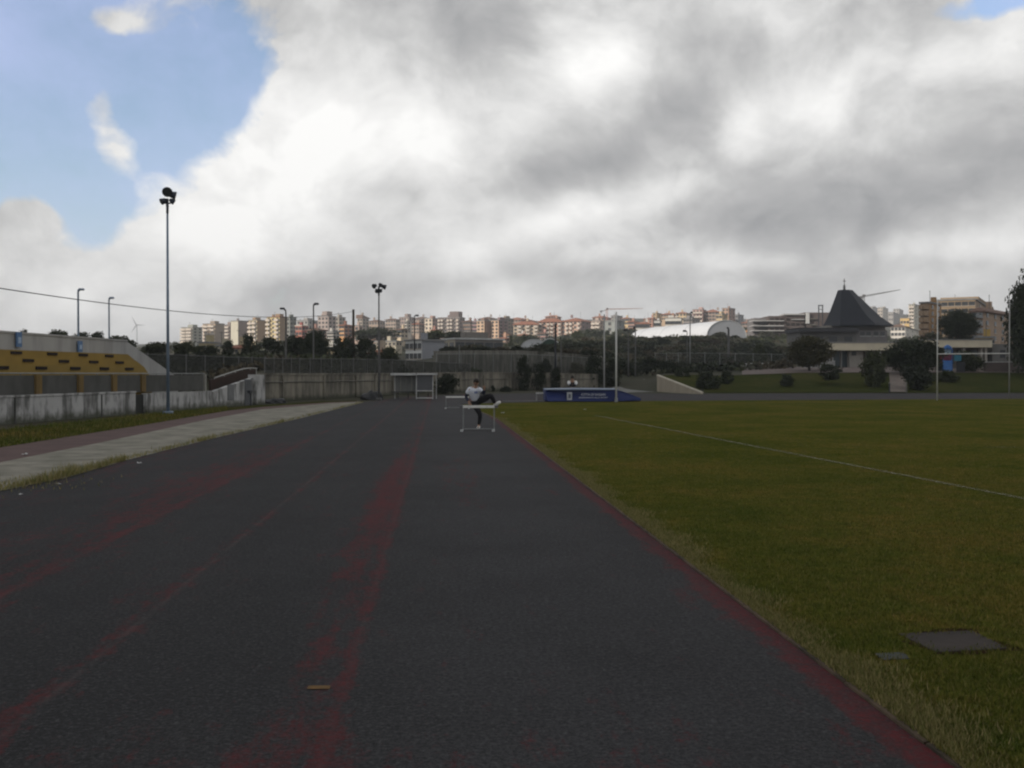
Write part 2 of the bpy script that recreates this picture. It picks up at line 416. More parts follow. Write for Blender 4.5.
# grass blades near the camera (stuff)
m_blade,nt,b=newmat('grass_blade'); b.inputs['Roughness'].default_value=.9; b.inputs['Specular IOR Level'].default_value=.03
g_=node(nt,'ShaderNodeNewGeometry')
c1=ramp(nt,g_.outputs['Random Per Island'],[(0,(.051,.064,.012)),(.45,(.093,.102,.020)),(.75,(.133,.125,.031)),(1,(.20,.165,.066))])
vw=coords(nt,kind='World'); bg=ramp(nt,math_(nt,'ADD',math_(nt,'MULTIPLY',noise(nt,vw,.35,6),.5),math_(nt,'MULTIPLY',noise(nt,vw,2.1,7,.7),.5)),[(.38,(.60,.82,.7)),(.5,(1.0,1.0,1.0)),(.62,(1.45,1.12,1.15))])
L(nt,mix(nt,1.0,c1,bg,'MULTIPLY'),b.inputs['Base Color'])
rs=np.random.RandomState(5)
def blades(name, X, Y, Z, hgt, wid, mat_, label, cat):
    n=len(X); an=rs.rand(n)*2*np.pi; lean=rs.rand(n)*.8*hgt; la=rs.rand(n)*2*np.pi
    V=np.zeros((n,3,3)); V[:,0,0]=X-np.cos(an)*wid; V[:,0,1]=Y-np.sin(an)*wid; V[:,1,0]=X+np.cos(an)*wid; V[:,1,1]=Y+np.sin(an)*wid
    V[:,0,2]=Z; V[:,1,2]=Z
    V[:,2,0]=X+np.cos(la)*lean; V[:,2,1]=Y+np.sin(la)*lean; V[:,2,2]=Z+hgt
    me=bpy.data.meshes.new(name); me.vertices.add(3*n); me.vertices.foreach_set('co',V.reshape(-1)); me.loops.add(3*n)
    me.loops.foreach_set('vertex_index',np.arange(3*n,dtype=np.int32)); me.polygons.add(n)
    me.polygons.foreach_set('loop_start',np.arange(0,3*n,3,dtype=np.int32)); me.polygons.foreach_set('loop_total',np.full(n,3,dtype=np.int32))
    me.materials.append(mat_); me.update(); me.validate()
    o=link(name,me); tag(o,label,cat,kind='stuff'); return o
N=330000
yy=2.6*(26/2.6)**(rs.rand(N)**.85)   # denser close by
umax=.62; xr=kx(0)-SL*yy; xr=np.maximum(xr,-3); xl=yy*umax+2.2
ok=(xl>xr)&(rs.rand(N)<np.clip((27-yy)/14,0,1)); xx=xr+(xl-xr)*rs.rand(N)
hh=(.010+.020*rs.rand(N))*(1+.6*(rs.rand(N)<.05))*(1-.5*(yy-2.6)/24)
# keep the slabs clear
def inpoly(x,y,poly):
    c=np.zeros(len(x),bool); j=len(poly)-1
    for i in range(len(poly)):
        xi,yi=poly[i]; xj,yj=poly[j]
        c^=((yi>y)!=(yj>y))&(x<(xj-xi)*(y-yi)/(yj-yi+1e-9)+xi); j=i
    return c
slab=[(p.x,p.y) for p in gp([(899,637),(973,634),(1010,652),(938,656)])]
slab2=[(p.x,p.y) for p in gp([(876,657.5),(904,656),(911,662.5),(884,664)])]
jx,jy=xx+rs.randn(N)*.035,yy+rs.randn(N)*.05
ok&=~inpoly(jx,jy,slab); ok&=~inpoly(jx,jy,slab2)
xx,yy,hh=xx[ok],yy[ok],hh[ok]
blades('pitch_grass_blades',xx,yy,np.full(len(xx),.013),hh,.0022+.0010*rs.rand(len(xx))+yy*.00012,m_blade,'short olive green turf of the pitch beside the track','grass')
# taller ragged fringe along the kerb
N=52000
yy=2.4*(34/2.4)**rs.rand(N); cl=(np.sin(yy*3.1)+np.sin(yy*7.7+1)+np.sin(yy*1.3+2))/3
xx=1.983-SL*yy-.005+np.abs(rs.randn(N))*.11*(1+.6*cl); hh=(.014+.026*rs.rand(N))*(1+.4*cl)
m_dry,nt,b=newmat('dry_fringe'); g_=node(nt,'ShaderNodeNewGeometry'); b.inputs['Roughness'].default_value=.9
L(nt,ramp(nt,g_.outputs['Random Per Island'],[(0,(.085,.10,.020)),(.5,(.16,.15,.042)),(1,(.30,.24,.11))]),b.inputs['Base Color'])
blades('kerb_grass_fringe',xx,yy,np.full(N,.01),hh,.0028+yy*.00015,m_dry,'ragged yellowish grass fringe along the track kerb','grass')
# weeds on the edge of the pale path
N=6500
t=rs.rand(N); segs=np.array([(p.x,p.y) for p in lowA[1:]]); 
pp=t*(len(segs)-1); i0=pp.astype(int); fr=(pp-i0)[:,None]; pt=segs[i0]*(1-fr)+segs[np.minimum(i0+1,len(segs)-1)]*fr
cl=(np.sin(pt[:,1]*2.3)+np.sin(pt[:,1]*5.1+2)+np.sin(pt[:,1]*.9))/3
keep=rs.rand(N)<(.35+.65*np.clip(cl+.2,0,1)); pt=pt[keep]; cl=cl[keep]; k=len(pt)
c0=G(62,477); dd=np.hypot(pt[:,0]-c0.x,pt[:,1]-c0.y)
blades('path_weeds',pt[:,0]-np.abs(rs.randn(k))*.12,pt[:,1]+rs.randn(k)*.1,np.full(k,.012),(.03+.07*rs.rand(k))*(1+.5*cl)*(1+.9*np.exp(-dd)),.006,m_dry,'yellow green weeds along the edge of the pale path','weeds')
c0=G(22,488)
N=600; blades('path_corner_grass',c0.x-.5+rs.randn(N)*.55,c0.y+.2+rs.randn(N)*.5,np.full(N,.012),.02+.04*rs.rand(N),.006,m_dry,'patch of yellowish grass growing over the near end of the pale path','grass')
# verge blades under the white wall
N=15000; t=rs.rand(N); s=rs.rand(N); ua=np.array([(p.x,p.y) for p in upA]); ta=np.array([(p.x,p.y) for p in topA])
pp=t*3.0; i0=pp.astype(int); fr=(pp-i0)[:,None]
pa=ua[i0]*(1-fr)+ua[i0+1]*fr; pb=ta[i0]*(1-fr)+ta[i0+1]*fr; pt=pa*(1-s[:,None])+pb*s[:,None]
blades('verge_grass_blades',pt[:,0],pt[:,1],np.full(N,.006),.03+.06*rs.rand(N)*(1+s),.010,m_blade,'rough green grass verge at the foot of the stained white wall','grass')

# inspection slabs in the pitch
m_slab=M('slab_concrete',(.037,.028,.024),(.018,.0145,.0135),2.6,.9,bmp=.3)
def ring(name,poly,grow,z):
    cx=sum(p[0] for p in poly)/4; cy=sum(p[1] for p in poly)/4; pts=[]
    for i in range(28):
        t=i/28*4; k=int(t); fr=t-k; a=poly[k]; b_=poly[(k+1)%4]; x=a[0]+(b_[0]-a[0])*fr; y=a[1]+(b_[1]-a[1])*fr
        g_=1+grow*(.5+mn.noise(Vector((x*4,y*4,1.3)))*1.4+.3*mn.noise(Vector((x*13,y*13,2)))); pts.append((cx+(x-cx)*g_,cy+(y-cy)*g_,z))
    m2=MB(); m2.face(pts); return tag(m2.build(name,M('bare_earth',(.035,.022,.013),(.022,.018,.009),4,1,spec=0)),kind='structure')
ring('bare_earth',slab,.36,.0155); ring('bare_earth',slab2,.5,.0155)
mb=MB(); mb.prism([(x,y,-.02) for x,y in slab],(0,0,.037)); tag(mb.build('inspection_slab',m_slab),'large flat brown grey concrete slab set in the pitch grass near the corner','slab')
mb=MB(); mb.prism([(x,y,-.02) for x,y in slab2],(0,0,.038)); tag(mb.build('inspection_slab',M('small_slab',(.050,.056,.055),(.030,.034,.032),5,.9)),'small grey concrete cover in the grass left of the large slab','slab')

# ------------------------------------------------------------------ leaf crowns
def crown_mesh(name, seed, mat_, kind='round', clumps=34, per=75, leaf=.12, spread=.20):
    r_=np.random.RandomState(seed); V=[]
    for c in range(clumps):
        while True:
            q=r_.rand(3)*2-1
            if np.linalg.norm(q)<1: break
        rr=np.linalg.norm(q); q=q/max(rr,.01)*(rr**.45)*.80
        if kind=='umbrella': q[2]=abs(q[2])*.9-.35; 
        if kind=='cone':
            h_=r_.rand()**1.4; an=r_.rand()*6.28; ra=(1-h_)*.75*math.sqrt(r_.rand()); q=np.array([ra*math.cos(an),ra*math.sin(an),h_*1.8-.9])
        if kind=='column': q[0]*=.8; q[1]*=.8; q[2]=q[2]*1.05
        sp=spread*(.6+.8*r_.rand())
        nl=int(per*(.6+.8*r_.rand()))
        p=q+np.clip(r_.randn(nl,3),-1.7,1.7)*sp*np.array([1,1,.75])
        for k in range(nl):
            a=r_.randn(3); a/=np.linalg.norm(a); b_=np.cross(a,r_.randn(3)); b_/=np.linalg.norm(b_)
            s_=leaf*(.6+.8*r_.rand())/2
            V.append([p[k]-a*s_*1.5, p[k]+b_*s_*.9, p[k]+a*s_*1.5, p[k]-b_*s_*.9])
    V=np.array(V); n_=len(V)
    me=bpy.data.meshes.new(name); me.from_pydata(V.reshape(-1,3).tolist(),[],np.arange(n_*4).reshape(-1,4).tolist())
    me.materials.append(mat_); return me
CR={}
for nm,mt in (('dark',leaf_dark),('mid',leaf_mid),('grey',leaf_grey),('brown',leaf_brown),('ivy',leaf_ivy),('rust',leaf_rust)):
    CR[nm]=[crown_mesh('foliage',11+i*7+len(nm)*3,mt,'round') for i in range(3)]
CR['umbrella']=[crown_mesh('foliage',91,leaf_dark,'umbrella',40,70,.09,.16)]
CR['cone']=[crown_mesh('foliage',92,leaf_dark,'cone',30,50,.10,.13)]
CR['column']=[crown_mesh('foliage',93,leaf_ivy,'column',34,60,.10,.17),crown_mesh('foliage',94,leaf_ivy,'column',34,60,.10,.17)]
CR['big']=[crown_mesh('foliage',95,leaf_dark,'round',85,150,.062,.16),crown_mesh('foliage',96,leaf_rust,'round',85,150,.062,.16),crown_mesh('foliage',97,leaf_mid,'round',85,150,.062,.16)]
def tree(px, top, bot, w_, d, kind, label, var=0, base=None, group=None, cat='tree', name='tree'):
    """crown spans rows top..bot, width w_ (all photo px at distance d); trunk runs to the ground"""
    c=P(px,(top+bot)/2,d); rx=w_/2*d/F; rz=(bot-top)/2*d/F
    gz=zt(c.x,c.y) if base is None else base
    gz=min(gz,c.z-rz*.6)
    root=empty(name,(c.x,c.y,gz-.05),0,label,cat,group)
    cr=link('crown',CR[kind][var%len(CR[kind])],root); cr.location=(0,0,c.z-gz); cr.scale=(rx*1.12,rx*1.05,rz*1.12); cr.rotation_euler=(0,0,rnd.uniform(0,6.28))
    mb=MB(); th=c.z-gz; r0=max(.06,rx*.07)
    mb.tube([(0,0,0),(rnd.uniform(-.1,.1)*rx,.0,th*.45),(rnd.uniform(-.1,.1)*rx,0,th)],[r0,r0*.75,r0*.45],7)
    for k in range(5):
        an=k*1.256+rnd.random(); mb.tube([(0,0,max(th*.45,th-rz*.8)),(math.cos(an)*rx*.35,math.sin(an)*rx*.35,th),(math.cos(an)*rx*.6,math.sin(an)*rx*.6,th+rz*.35)],[r0*.5,r0*.32,r0*.12],5)
    mb.build('trunk',m_bark,root,True)
    return root
def shrub(px, top, bot, w_, d, kind, label, var=0, group=None, name='shrub', cat='shrub'):
    c=P(px,(top+bot)/2,d); rx=w_/2*d/F; rz=(bot-top)/2*d/F
    o=link(name,CR[kind][var%len(CR[kind])]); o.location=c; o.scale=(rx*1.1,rx*1.1,rz*1.1); o.rotation_euler=(0,0,rnd.uniform(0,6.28))
    return tag(o,label,cat,group)

# ------------------------------------------------------------------ left: stained wall and terrace
W0=G(0,425); Wend=G(262,404); T=(Wend-W0).normalized(); Nn=Vector((-T.y,T.x,0)); WA=math.atan2(T.y,T.x)
def s_of(px,o=0.0):
    u=(px-512)/F; b0=W0+Nn*o
    return (u*b0.y-b0.x)/(T.x-u*T.y)
def z_of(px,py,o=0.0):
    p=W0+Nn*o+T*s_of(px,o); return H+(HZ-py)/F*p.y
sE=s_of(262); s0=-12
root=empty('stained_wall',W0,WA,'long low white wall with black run-off stains below the yellow terrace','wall')
mb=MB(); sD0,sD1=s_of(135.5),s_of(146.5); sR=s_of(212); s19=s_of(253.5)
mb.box(((s0+sD0)/2,.1,.40),(sD0-s0,.2,.80)); mb.box(((sD1+sR)/2,.1,.38),(sR-sD1,.2,.76))
zR=z_of(213,392); zE=z_of(253,377.5)
mb.prism([(sR,0,0),(s19,0,0),(s19,0,zE),(sR,0,zR)],(0,.2,0))
mb.box(((s19+sE)/2,.06,(z_of(258,374.5))/2),(sE-s19,.44,z_of(258,374.5)))
mb.box(((s0+sD0)/2,.1,.83),(sD0-s0,.26,.06))
mb.build('wall',m_whitewall,root)
mb=MB()
for s in [s0+6.3,s0+12.7,s0+17.6]:
    if not (sD0-.15<s<sD1+.15): mb.box((s,-.005,.39),(.07,.03,.78))
mb.build('pilaster',stained('black_pilaster_stain',(.10,.10,.095),(.04,.042,.038),2,.4),root)
mb=MB(); mb.box(((sD0+sD1)/2,.16,.36),(sD1-sD0,.06,.72)); mb.build('gate',M('dark_gate',(.035,.036,.034),(.02,.022,.02),2,.8),root)
mb=MB(); sa,sb=s_of(244.5),s_of(251); mb.box(((sa+sb)/2,-.012,.62),(sb-sa,.05,1.22)); dr=mb.build('door',M('grey_door',(.10,.105,.115),(.07,.075,.08),2,.6),root)
mb=MB(); mb.tube([(sa+.12,-.06,.6),(sa+.12,-.10,.6),(sa+.22,-.10,.6)],.015,6); mb.build('handle',m_galv,dr)
mb=MB(); sa,sb=s_of(227.5),s_of(233.5); mb.box(((sa+sb)/2,-.012,.66),(sb-sa,.05,.72)); mb.build('hatch',M('grey_hatch',(.16,.165,.17),(.12,.125,.13),2,.6),root)
# tap post beside the door
p=W0+T*s_of(243.6)-Nn*.35
r2=empty('tap_post',(p.x,p.y,0),WA,'thin dark post with a tap head beside the grey door of the stained wall','post')
mb=MB(); mb.tube([(0,0,0),(0,0,.62)],.03,7); mb.build('post',m_dark,r2)
mb=MB(); mb.box((-.08,0,.66),(.32,.14,.12)); mb.tube([(-.2,0,.62),(-.24,-.05,.54)],.025,6); mb.build('tap_head',m_dark,r2)

# grey barrier with ochre pillars on the wall
root=empty('terrace_barrier',W0,WA,'grey sheet barrier with ochre pillars and top rail standing on the stained white wall','barrier')
cols_=[s0]+[s_of(q) for q in (46.5,88,121.5,150)]+[sR-.05]
zt_=1.46
for a,b_ in zip(cols_,cols_[1:]):
    mb=MB(); mb.box(((a+b_)/2,.34,(.80+zt_)/2),(b_-a-.26,.04,zt_-.80)); mb.build('panel',m_panel,root)
for s in cols_[1:-1]:
    mb=MB(); mb.box((s,.32,(.82+zt_)/2+.01),(.30,.16,zt_-.80)); mb.build('pillar',m_orange,root)
mb=MB(); mb.box((sR-.04,.32,1.1),(.12,.12,.78)); mb.build('end_post',M('pale_post',(.3,.29,.26),(.2,.2,.18),2,.8),root)
mb=MB(); mb.tube([(s0,.34,1.52),(sR,.34,1.52)],.025,6); 
for s in np.arange(s0+.3,sR,1.1): mb.tube([(s,.34,1.44),(s,.34,1.53)],.018,5)
mb.build('rail',m_galv,root)

# yellow stepped terrace
root=empty('yellow_terrace',W0,WA,'yellow stepped spectator terrace with staggered dark openings behind the barrier','grandstand')
offs=[.9,1.75,2.6]; zb=[1.30,z_of(2,364.5,.9),z_of(2,357,1.75),z_of(2,349.4,2.6)]
ends=[s_of(152,.9),s_of(144,1.75),s_of(136,2.6)]
for i in range(3):
    mb=MB(); o0=offs[i]; o1=offs[i+1] if i<2 else 3.5
    lo=0 if i==0 else zb[i]-.05
    # sloped right end
    e=ends[i]; 
    mb.prism([(s0,o0,lo),(e,o0,lo),(e,o0,zb[i]),(s_of((144,136,128)[i],o0),o0,zb[i+1]),(s0,o0,zb[i+1])],(0,o1-o0+.0,0))
    mb.build('step',m_yellow,root)
rows=[(.9,[2,41,75,104,129],3.0),(1.75,[28,63.7,93.5,119.3],3),(2.6,[16,52,83,109],3)]
m_open=M('dark_opening',(.012,.008,.008),(.02,.014,.012),3,.9)
for i,(o,pxs,_) in enumerate(rows):
    for pxv in pxs+[-12-i*8]:
        s=s_of(pxv,o); zc=zb[i+1]-.075-.02
        mb=MB(); mb.box((s,o-.01,zc),(.60,.06,.10)); mb.build('opening',m_open,root)
# concrete parapet behind
root=empty('terrace_parapet',W0,WA,'tall pale grey concrete parapet behind the yellow terrace sloping down at its right end','wall')
o=3.6; zp=z_of(0,330.5,o); a=s_of(127,o); b_=s_of(178,o); 
mb=MB(); mb.prism([(s0-2,o,0),(b_,o,0),(b_,o,z_of(178,377.5,o)),(a,o,z_of(127,341.5,o)),(s0-2,o,zp)],(0,.25,0)); mb.build('wall',m_parapet,root)
mb=MB(); mb.prism([(s0-2,o-.04,zp+.002),(a,o-.04,z_of(127,341.5,o)+.002),(a,o-.04,z_of(127,341.5,o)+.07),(s0-2,o-.04,zp+.07)],(0,.33,0)); mb.build('coping',m_parapet,root)
for pxv,py0,py1,lab in ((17,332,347,'pale blue banner hung on the grey parapet nearest the left edge of the photo'),(78.3,341,352,'pale blue banner on the grey parapet below the blue lamp post')):
    s=s_of(pxv,o); z1=z_of(pxv,py0,o); z0=z_of(pxv,py1,o); pp=W0+T*s+Nn*(o-.08)
    rb=empty('blue_banner',(pp.x,pp.y,z0),WA,lab,'banner','banners on the parapet')
    mb=MB(); mb.box((0,0,(z1-z0)/2),(.30,.05,z1-z0)); mb.build('cloth',m_bluebanner,rb)
    mb=MB(); mb.box((0,-.03,(z1-z0)*.45),(.17,.02,(z1-z0)*.4)); mb.build('emblem',M('pale_emblem',(.35,.45,.6),(.25,.36,.52),4,.7),rb)
# rusty ramp fence with white handrail
o=1.2
root=empty('ramp_fence',W0,WA,'rust brown sloping sheet fence with pale handrail above the stained wall','fence')
sa,sb=s_of(211,o),s_of(256,o)
mb=MB(); mb.prism([(sa,o,.5),(sb,o,.9),(sb,o,z_of(256,369.5,o)),(s_of(243,o),o,z_of(243,370.5,o)),(s_of(225,o),o,z_of(225,376.5,o)),(sa,o,z_of(211,380,o))],(0,.12,0)); mb.build('sheet',m_rust,root)
mb=MB(); pts=[(s_of(q,o),o,z_of(q,w_,o)) for q,w_ in ((215,377.6),(225,374.4),(236,370.8),(243,368.8),(251,368.0),(257,368.4))]; mb.tube(pts,.028,7)
for s_,o_,z_ in pts: mb.tube([(s_,o_+.03,z_-.35),(s_,o_+.03,z_)],.02,5)
mb.build('handrail',M('pale_rail',(.45,.45,.43),(.3,.3,.29),5,.6),root)

# ------------------------------------------------------------------ far walls, fences
def wall_line(name,label,pts,ztops,thick,m_,cat='wall',coping=None,zb=-.1,cap_m=None,children=None):
    root=empty(name,pts[0],0,label,cat); o0=Vector(pts[0]); 
    mb=MB(); cp=MB()
    for (p0,p1,z0,z1) in zip(pts,pts[1:],ztops,ztops[1:]):
        d=(Vector(p1)-Vector(p0)); n_=Vector((-d.y,d.x,0)).normalized()*thick
        a=Vector(p0)-o0; b_=Vector(p1)-o0
        mb.prism([(a.x,a.y,zb),(b_.x,b_.y,zb),(b_.x,b_.y,z1-o0.z),(a.x,a.y,z0-o0.z)],n_)
        if coping:
            k=n_.normalized()*-.05
            cp.prism([(a.x+k.x,a.y+k.y,z0-o0.z+.002),(b_.x+k.x,b_.y+k.y,z1-o0.z+.002),(b_.x+k.x,b_.y+k.y,z1-o0.z+coping),(a.x+k.x,a.y+k.y,z0-o0.z+coping)],n_+n_.normalized()*.1)
    mb.build('wall',m_,root)
    if coping: cp.build('coping',cap_m or m_,root)
    return root
wp=[G(262.5,402),G(300,400),G(345,397.8),G(400,394.5),G(470,391.6),G(545,390),G(598,389.8)]
wz=[H+(HZ-t_)/F*p.y for p,t_ in zip(wp,(375,375,374.6,374.2,373,373.5,375))]
root=wall_line('perimeter_wall','long stained grey concrete retaining wall round the far bend of the track','x' and wp,wz,.25,m_concrete,coping=.09)
# panel joints: thin buttresses on that wall
for i,(a,b_) in enumerate(zip(wp,wp[1:])):
    L_=(b_-a).length; k=max(1,int(L_/3.4))
    for j in range(k):
        q=a+(b_-a)*((j+.5)/k)-wp[0]; n_=Vector(((b_-a).y,-(b_-a).x,0)).normalized()
        mb=MB(); mb.box((q.x+n_.x*.04,q.y+n_.y*.04,.72),(.16,.14,1.40),math.atan2((b_-a).y,(b_-a).x)); mb.build('buttress',m_concrete,root)
mb=MB()
for a,b_ in zip(wp,wp[1:]):
    n_=Vector(((b_-a).y,-(b_-a).x,0)).normalized()*.04; a2=a-wp[0]+n_; b2=b_-wp[0]+n_
    mb.tube([(a2.x,a2.y,1.06),(b2.x,b2.y,1.06)],.035,5)
mb.build('ledge',m_concrete2,root)

def fence(name,label,pts,ztop,zbot,npost,m_post,m_fill,post_r=.03,rail=True,cat='fence',over=.1):
    root=empty(name,(pts[0].x,pts[0].y,zbot[0]),0,label,cat); o0=Vector((pts[0].x,pts[0].y,zbot[0]))
    tot=len(pts)-1; mb=MB(); rl=MB()
    for i in range(tot):
        a=Vector((pts[i].x,pts[i].y,0))-Vector((o0.x,o0.y,0)); b_=Vector((pts[i+1].x,pts[i+1].y,0))-Vector((o0.x,o0.y,0))
        mb.face([(a.x,a.y,zbot[i]-o0.z),(b_.x,b_.y,zbot[i+1]-o0.z),(b_.x,b_.y,ztop[i+1]-o0.z),(a.x,a.y,ztop[i]-o0.z)])
        rl.tube([(a.x,a.y,ztop[i]-o0.z),(b_.x,b_.y,ztop[i+1]-o0.z)],post_r*.6,5)
    if m_fill: mb.build('mesh_panel',m_fill,root)
    if rail: rl.build('top_rail',m_post,root)
    for j in range(npost+1):
        t=j/npost*tot; i=min(int(t),tot-1); fr=t-i
        p=pts[i].lerp(pts[i+1],fr)-o0; z0=zbot[i]+(zbot[i+1]-zbot[i])*fr-o0.z; z1=ztop[i]+(ztop[i+1]-ztop[i])*fr-o0.z
        q=MB(); q.tube([(p.x,p.y-.04,z0-.1),(p.x,p.y-.04,z1+over)],post_r,6); q.build('post',m_post,root)
    return root
fp=[p+Vector((0,.5,0)) for p in wp[:5]]
fence('windscreen_fence','dark green windscreen mesh fence with thin posts on top of the concrete retaining wall',fp,[H+(HZ-q)/F*p.y for p,q in zip(fp,(358.5,358.8,359,360,364))],[z+.08 for z in wz[:5]],17,m_greypole,m_mesh,.028)
# upper retaining wall
up=[P(q,373,d) for q,d in ((437,91),(470,97.5),(520,103),(560,105.5),(604,107))]
uz=[H+(HZ-q)/F*p.y for p,q in zip(up,(351,350.3,350.4,352.5,356))]
root=wall_line('upper_retaining_wall','streaked grey concrete upper retaining wall above and behind the perimeter wall',[Vector((p.x,p.y,0)) for p in up],uz,.35,m_concrete2,zb=0)
up2=[p-Vector((0,.6,0)) for p in up]
fence('upper_fence','thin see-through wire fence with slender posts in front of the upper retaining wall',up2,[H+(HZ-q)/F*p.y for p,q in zip(up2,(354,354,354,356,359))],[1.4,1.4,1.4,1.4,1.4],11,m_galv,m_link,.03)
bp=[P(q,370,d) for q,d in ((128,64),(180,66),(230,68),(266,66))]
fence('boundary_fence','dark mesh boundary fence between the yellow terrace and the trees',bp,[H+(HZ-q)/F*p.y for p,q in zip(bp,(354,355,357,358))],[0.6]*4,8,m_greypole,m_mesh,.04)
pp_=[P(q,365,d) for q,d in ((655,121),(690,119),(735,116),(790,113))]
fence('plaza_fence','wire fence with pale posts along the road above the grass bank',pp_,[H+(HZ-q)/F*p.y for p,q in zip(pp_,(353.5,353,353.5,354.5))],[zt(p.x,p.y)-.1 for p in pp_],9,m_galv,m_link,.035)

# ------------------------------------------------------------------ dugout shelter
dS=60.0; sc_=dS/F
a=G(394.5,399.0); root=empty('team_shelter',(a.x,a.y,0),R(4),'open team bench shelter with white roof edge and clear back panels against the far wall','shelter')
def sx(px): return (px-394.5)*sc_
hS=(399-373.8)*sc_
m_clear=M('hazy_panel',(.15,.16,.155),(.11,.115,.11),1.2,.35,spec=.5)
m_clear2=M('grey_side_panel',(.075,.08,.09),(.06,.064,.07),1.5,.35,spec=.5)
mb=MB(); mb.box((sx(414),-.05,hS),(sx(437)-sx(391),1.1,.07)); rf=mb.build('roof',M('roof_sheet',(.08,.085,.12),(.06,.065,.09),2,.5),root)
mb=MB(); mb.box((sx(403.5),-.63,hS-.03),(sx(415.8)-sx(391),.05,.13)); mb.build('fascia',m_dirtywhite,rf)
mb=MB(); mb.box((sx(427),-.64,hS-.02),(sx(437)-sx(416.6),.05,.10)); mb.build('fascia',m_dirtywhite,rf)
mb=MB()
for i in range(4): 
    xx_=sx(394.8+i*5.5); mb.box((xx_+.16,.42,.95),(.31,.03,1.00))
mb.build('back_panel',m_clear,root)
mb=MB(); mb.box((sx(424.5),-.40,.98),(sx(432.3)-sx(416.8),.03,.92)); mb.build('side_panel',m_clear2,root)
for q,y_ in ((416.4,-.42),(432.6,-.42),(394.6,.42),(436,.42)):
    mb=MB(); mb.box((sx(q),y_,hS/2-.03),(.05,.05,hS-.06)); mb.build('post',m_dirtywhite,root)
mb=MB(); mb.box((sx(424.5),-.42,.07),(sx(432)-sx(417),.05,.05)); mb.build('base_rail',m_dirtywhite,root)
mb=MB(); mb.box((sx(424.5),-.43,.50),(sx(432)-sx(417),.04,.05)); mb.build('mid_rail',m_dirtywhite,root)
mb=MB(); mb.box((sx(408),.20,.42),(sx(430)-sx(396),.32,.05))
for q in (398,408,418,428): mb.box((sx(q),.2,.2),(.05,.3,.4))
mb.build('bench',M('bench_dark',(.03,.03,.035),(.02,.02,.024),2,.7),root)
# tarpaulin heap left of shelter
bm=bmesh.new(); bmesh.ops.create_icosphere(bm,subdivisions=4,radius=1)
for v_ in bm.verts:
    q=v_.co.copy(); k=1+.35*mn.noise(q*1.6)+.15*mn.noise(q*4); v_.co=Vector((q.x*k*.78,q.y*k*.5,max(-.02,q.z*k*.5)))
me=bpy.data.meshes.new('tarpaulin_heap'); bm.to_mesh(me); bm.free(); me.materials.append(m_tarp); me.polygons.foreach_set('use_smooth',[True]*len(me.polygons))
o=link('tarpaulin_heap',me); g=G(373,400); o.location=(g.x,g.y,0); o.scale=(.85,1,1.0); tag(o,'low heap under a black tarpaulin left of the team shelter','heap')
o=link('tarpaulin_heap',me.copy()); g=G(276,403.3); o.location=(g.x,g.y,0); o.scale=(.75,.8,.5); tag(o,'flat dark tarpaulin pile at the corner where the white wall meets the concrete wall','heap')

# ------------------------------------------------------------------ floodlights, lamp posts
def lamp_head(mb,c,dir_,r,l):
    c=Vector(c); d=Vector(dir_).normalized()
    mb.tube([c-d*l*.6,c-d*l*.35,c+d*l*.1,c+d*l*.4,c+d*l*.42],[r*.35,r*.62,r*.85,r,r*.96],12)
def floodlight(px,base,top,d,label,heads,m_p,m_h,r=.055,zbase=0.0):
    g=P(px,base,d); z1=H+(HZ-top)/F*d
    root=empty('floodlight_mast',(g.x,g.y,zbase),0,label,'floodlight','floodlight masts of the stadium')
    h=z1-zbase; k=d/F
    mb=MB(); mb.tube([(0,0,0),(0,0,h*.5),(0,0,h)],[r*1.25,r,r*.75],10); mb.box((0,0,.06),(.3,.3,.12)); mb.build('mast',m_p,root,True)
    mb=MB(); mb.tube([(-3.5*k,0,h-.02),(3.5*k,0,h-.02)],.03,6); mb.tube([(0,-3*k,h-.12),(0,3*k,h-.12)],.03,6); mb.tube([(0,0,h-.4),(0,0,h+.15)],.05,6); mb.build('bracket',m_h,root)
    for (dx,dz,dy,dr,rr,ll) in heads:
        mb=MB(); lamp_head(mb,(dx*k,dy*k,h+dz*k),dr,rr*k,ll*k); hd=mb.build('lamp_head',m_h,root,True)
        mb=MB(); dd=Vector(dr).normalized(); c=Vector((dx*k,dy*k,h+dz*k))+dd*ll*k*.43; mb.tube([c,c+dd*.01],rr*k*.9,12); mb.build('lens',m_glass,hd)
floodlight(168,414,203,37,'tall blue grey floodlight mast with a cluster of round lamps by the left terrace',
  [(1,11,-2,(.2,-1,-.5),5.2,7),(-3.2,1.5,-2,(-.8,-.6,-.55),3.4,6),(4.5,8,1,(.95,.3,-.25),4.2,8),(4,2,2,(.8,.5,-.5),3,5)],m_bluepole,m_navy,.052)
floodlight(379,398,289,57,'dark floodlight mast with square lamps in front of the concrete wall and shelter',
  [(-4,3,-1,(-.6,-.7,-.4),2.6,4),(-1.5,-2.2,-1.5,(-.2,-1,-.4),2.0,4),(1.5,-1.8,-1,(.2,-1,-.3),2.0,4),(1.2,4.3,1,(.2,.9,-.3),2.2,4),(4.8,2.3,.5,(.9,.2,-.35),2.6,5)],m_greypole,m_dark,.05)
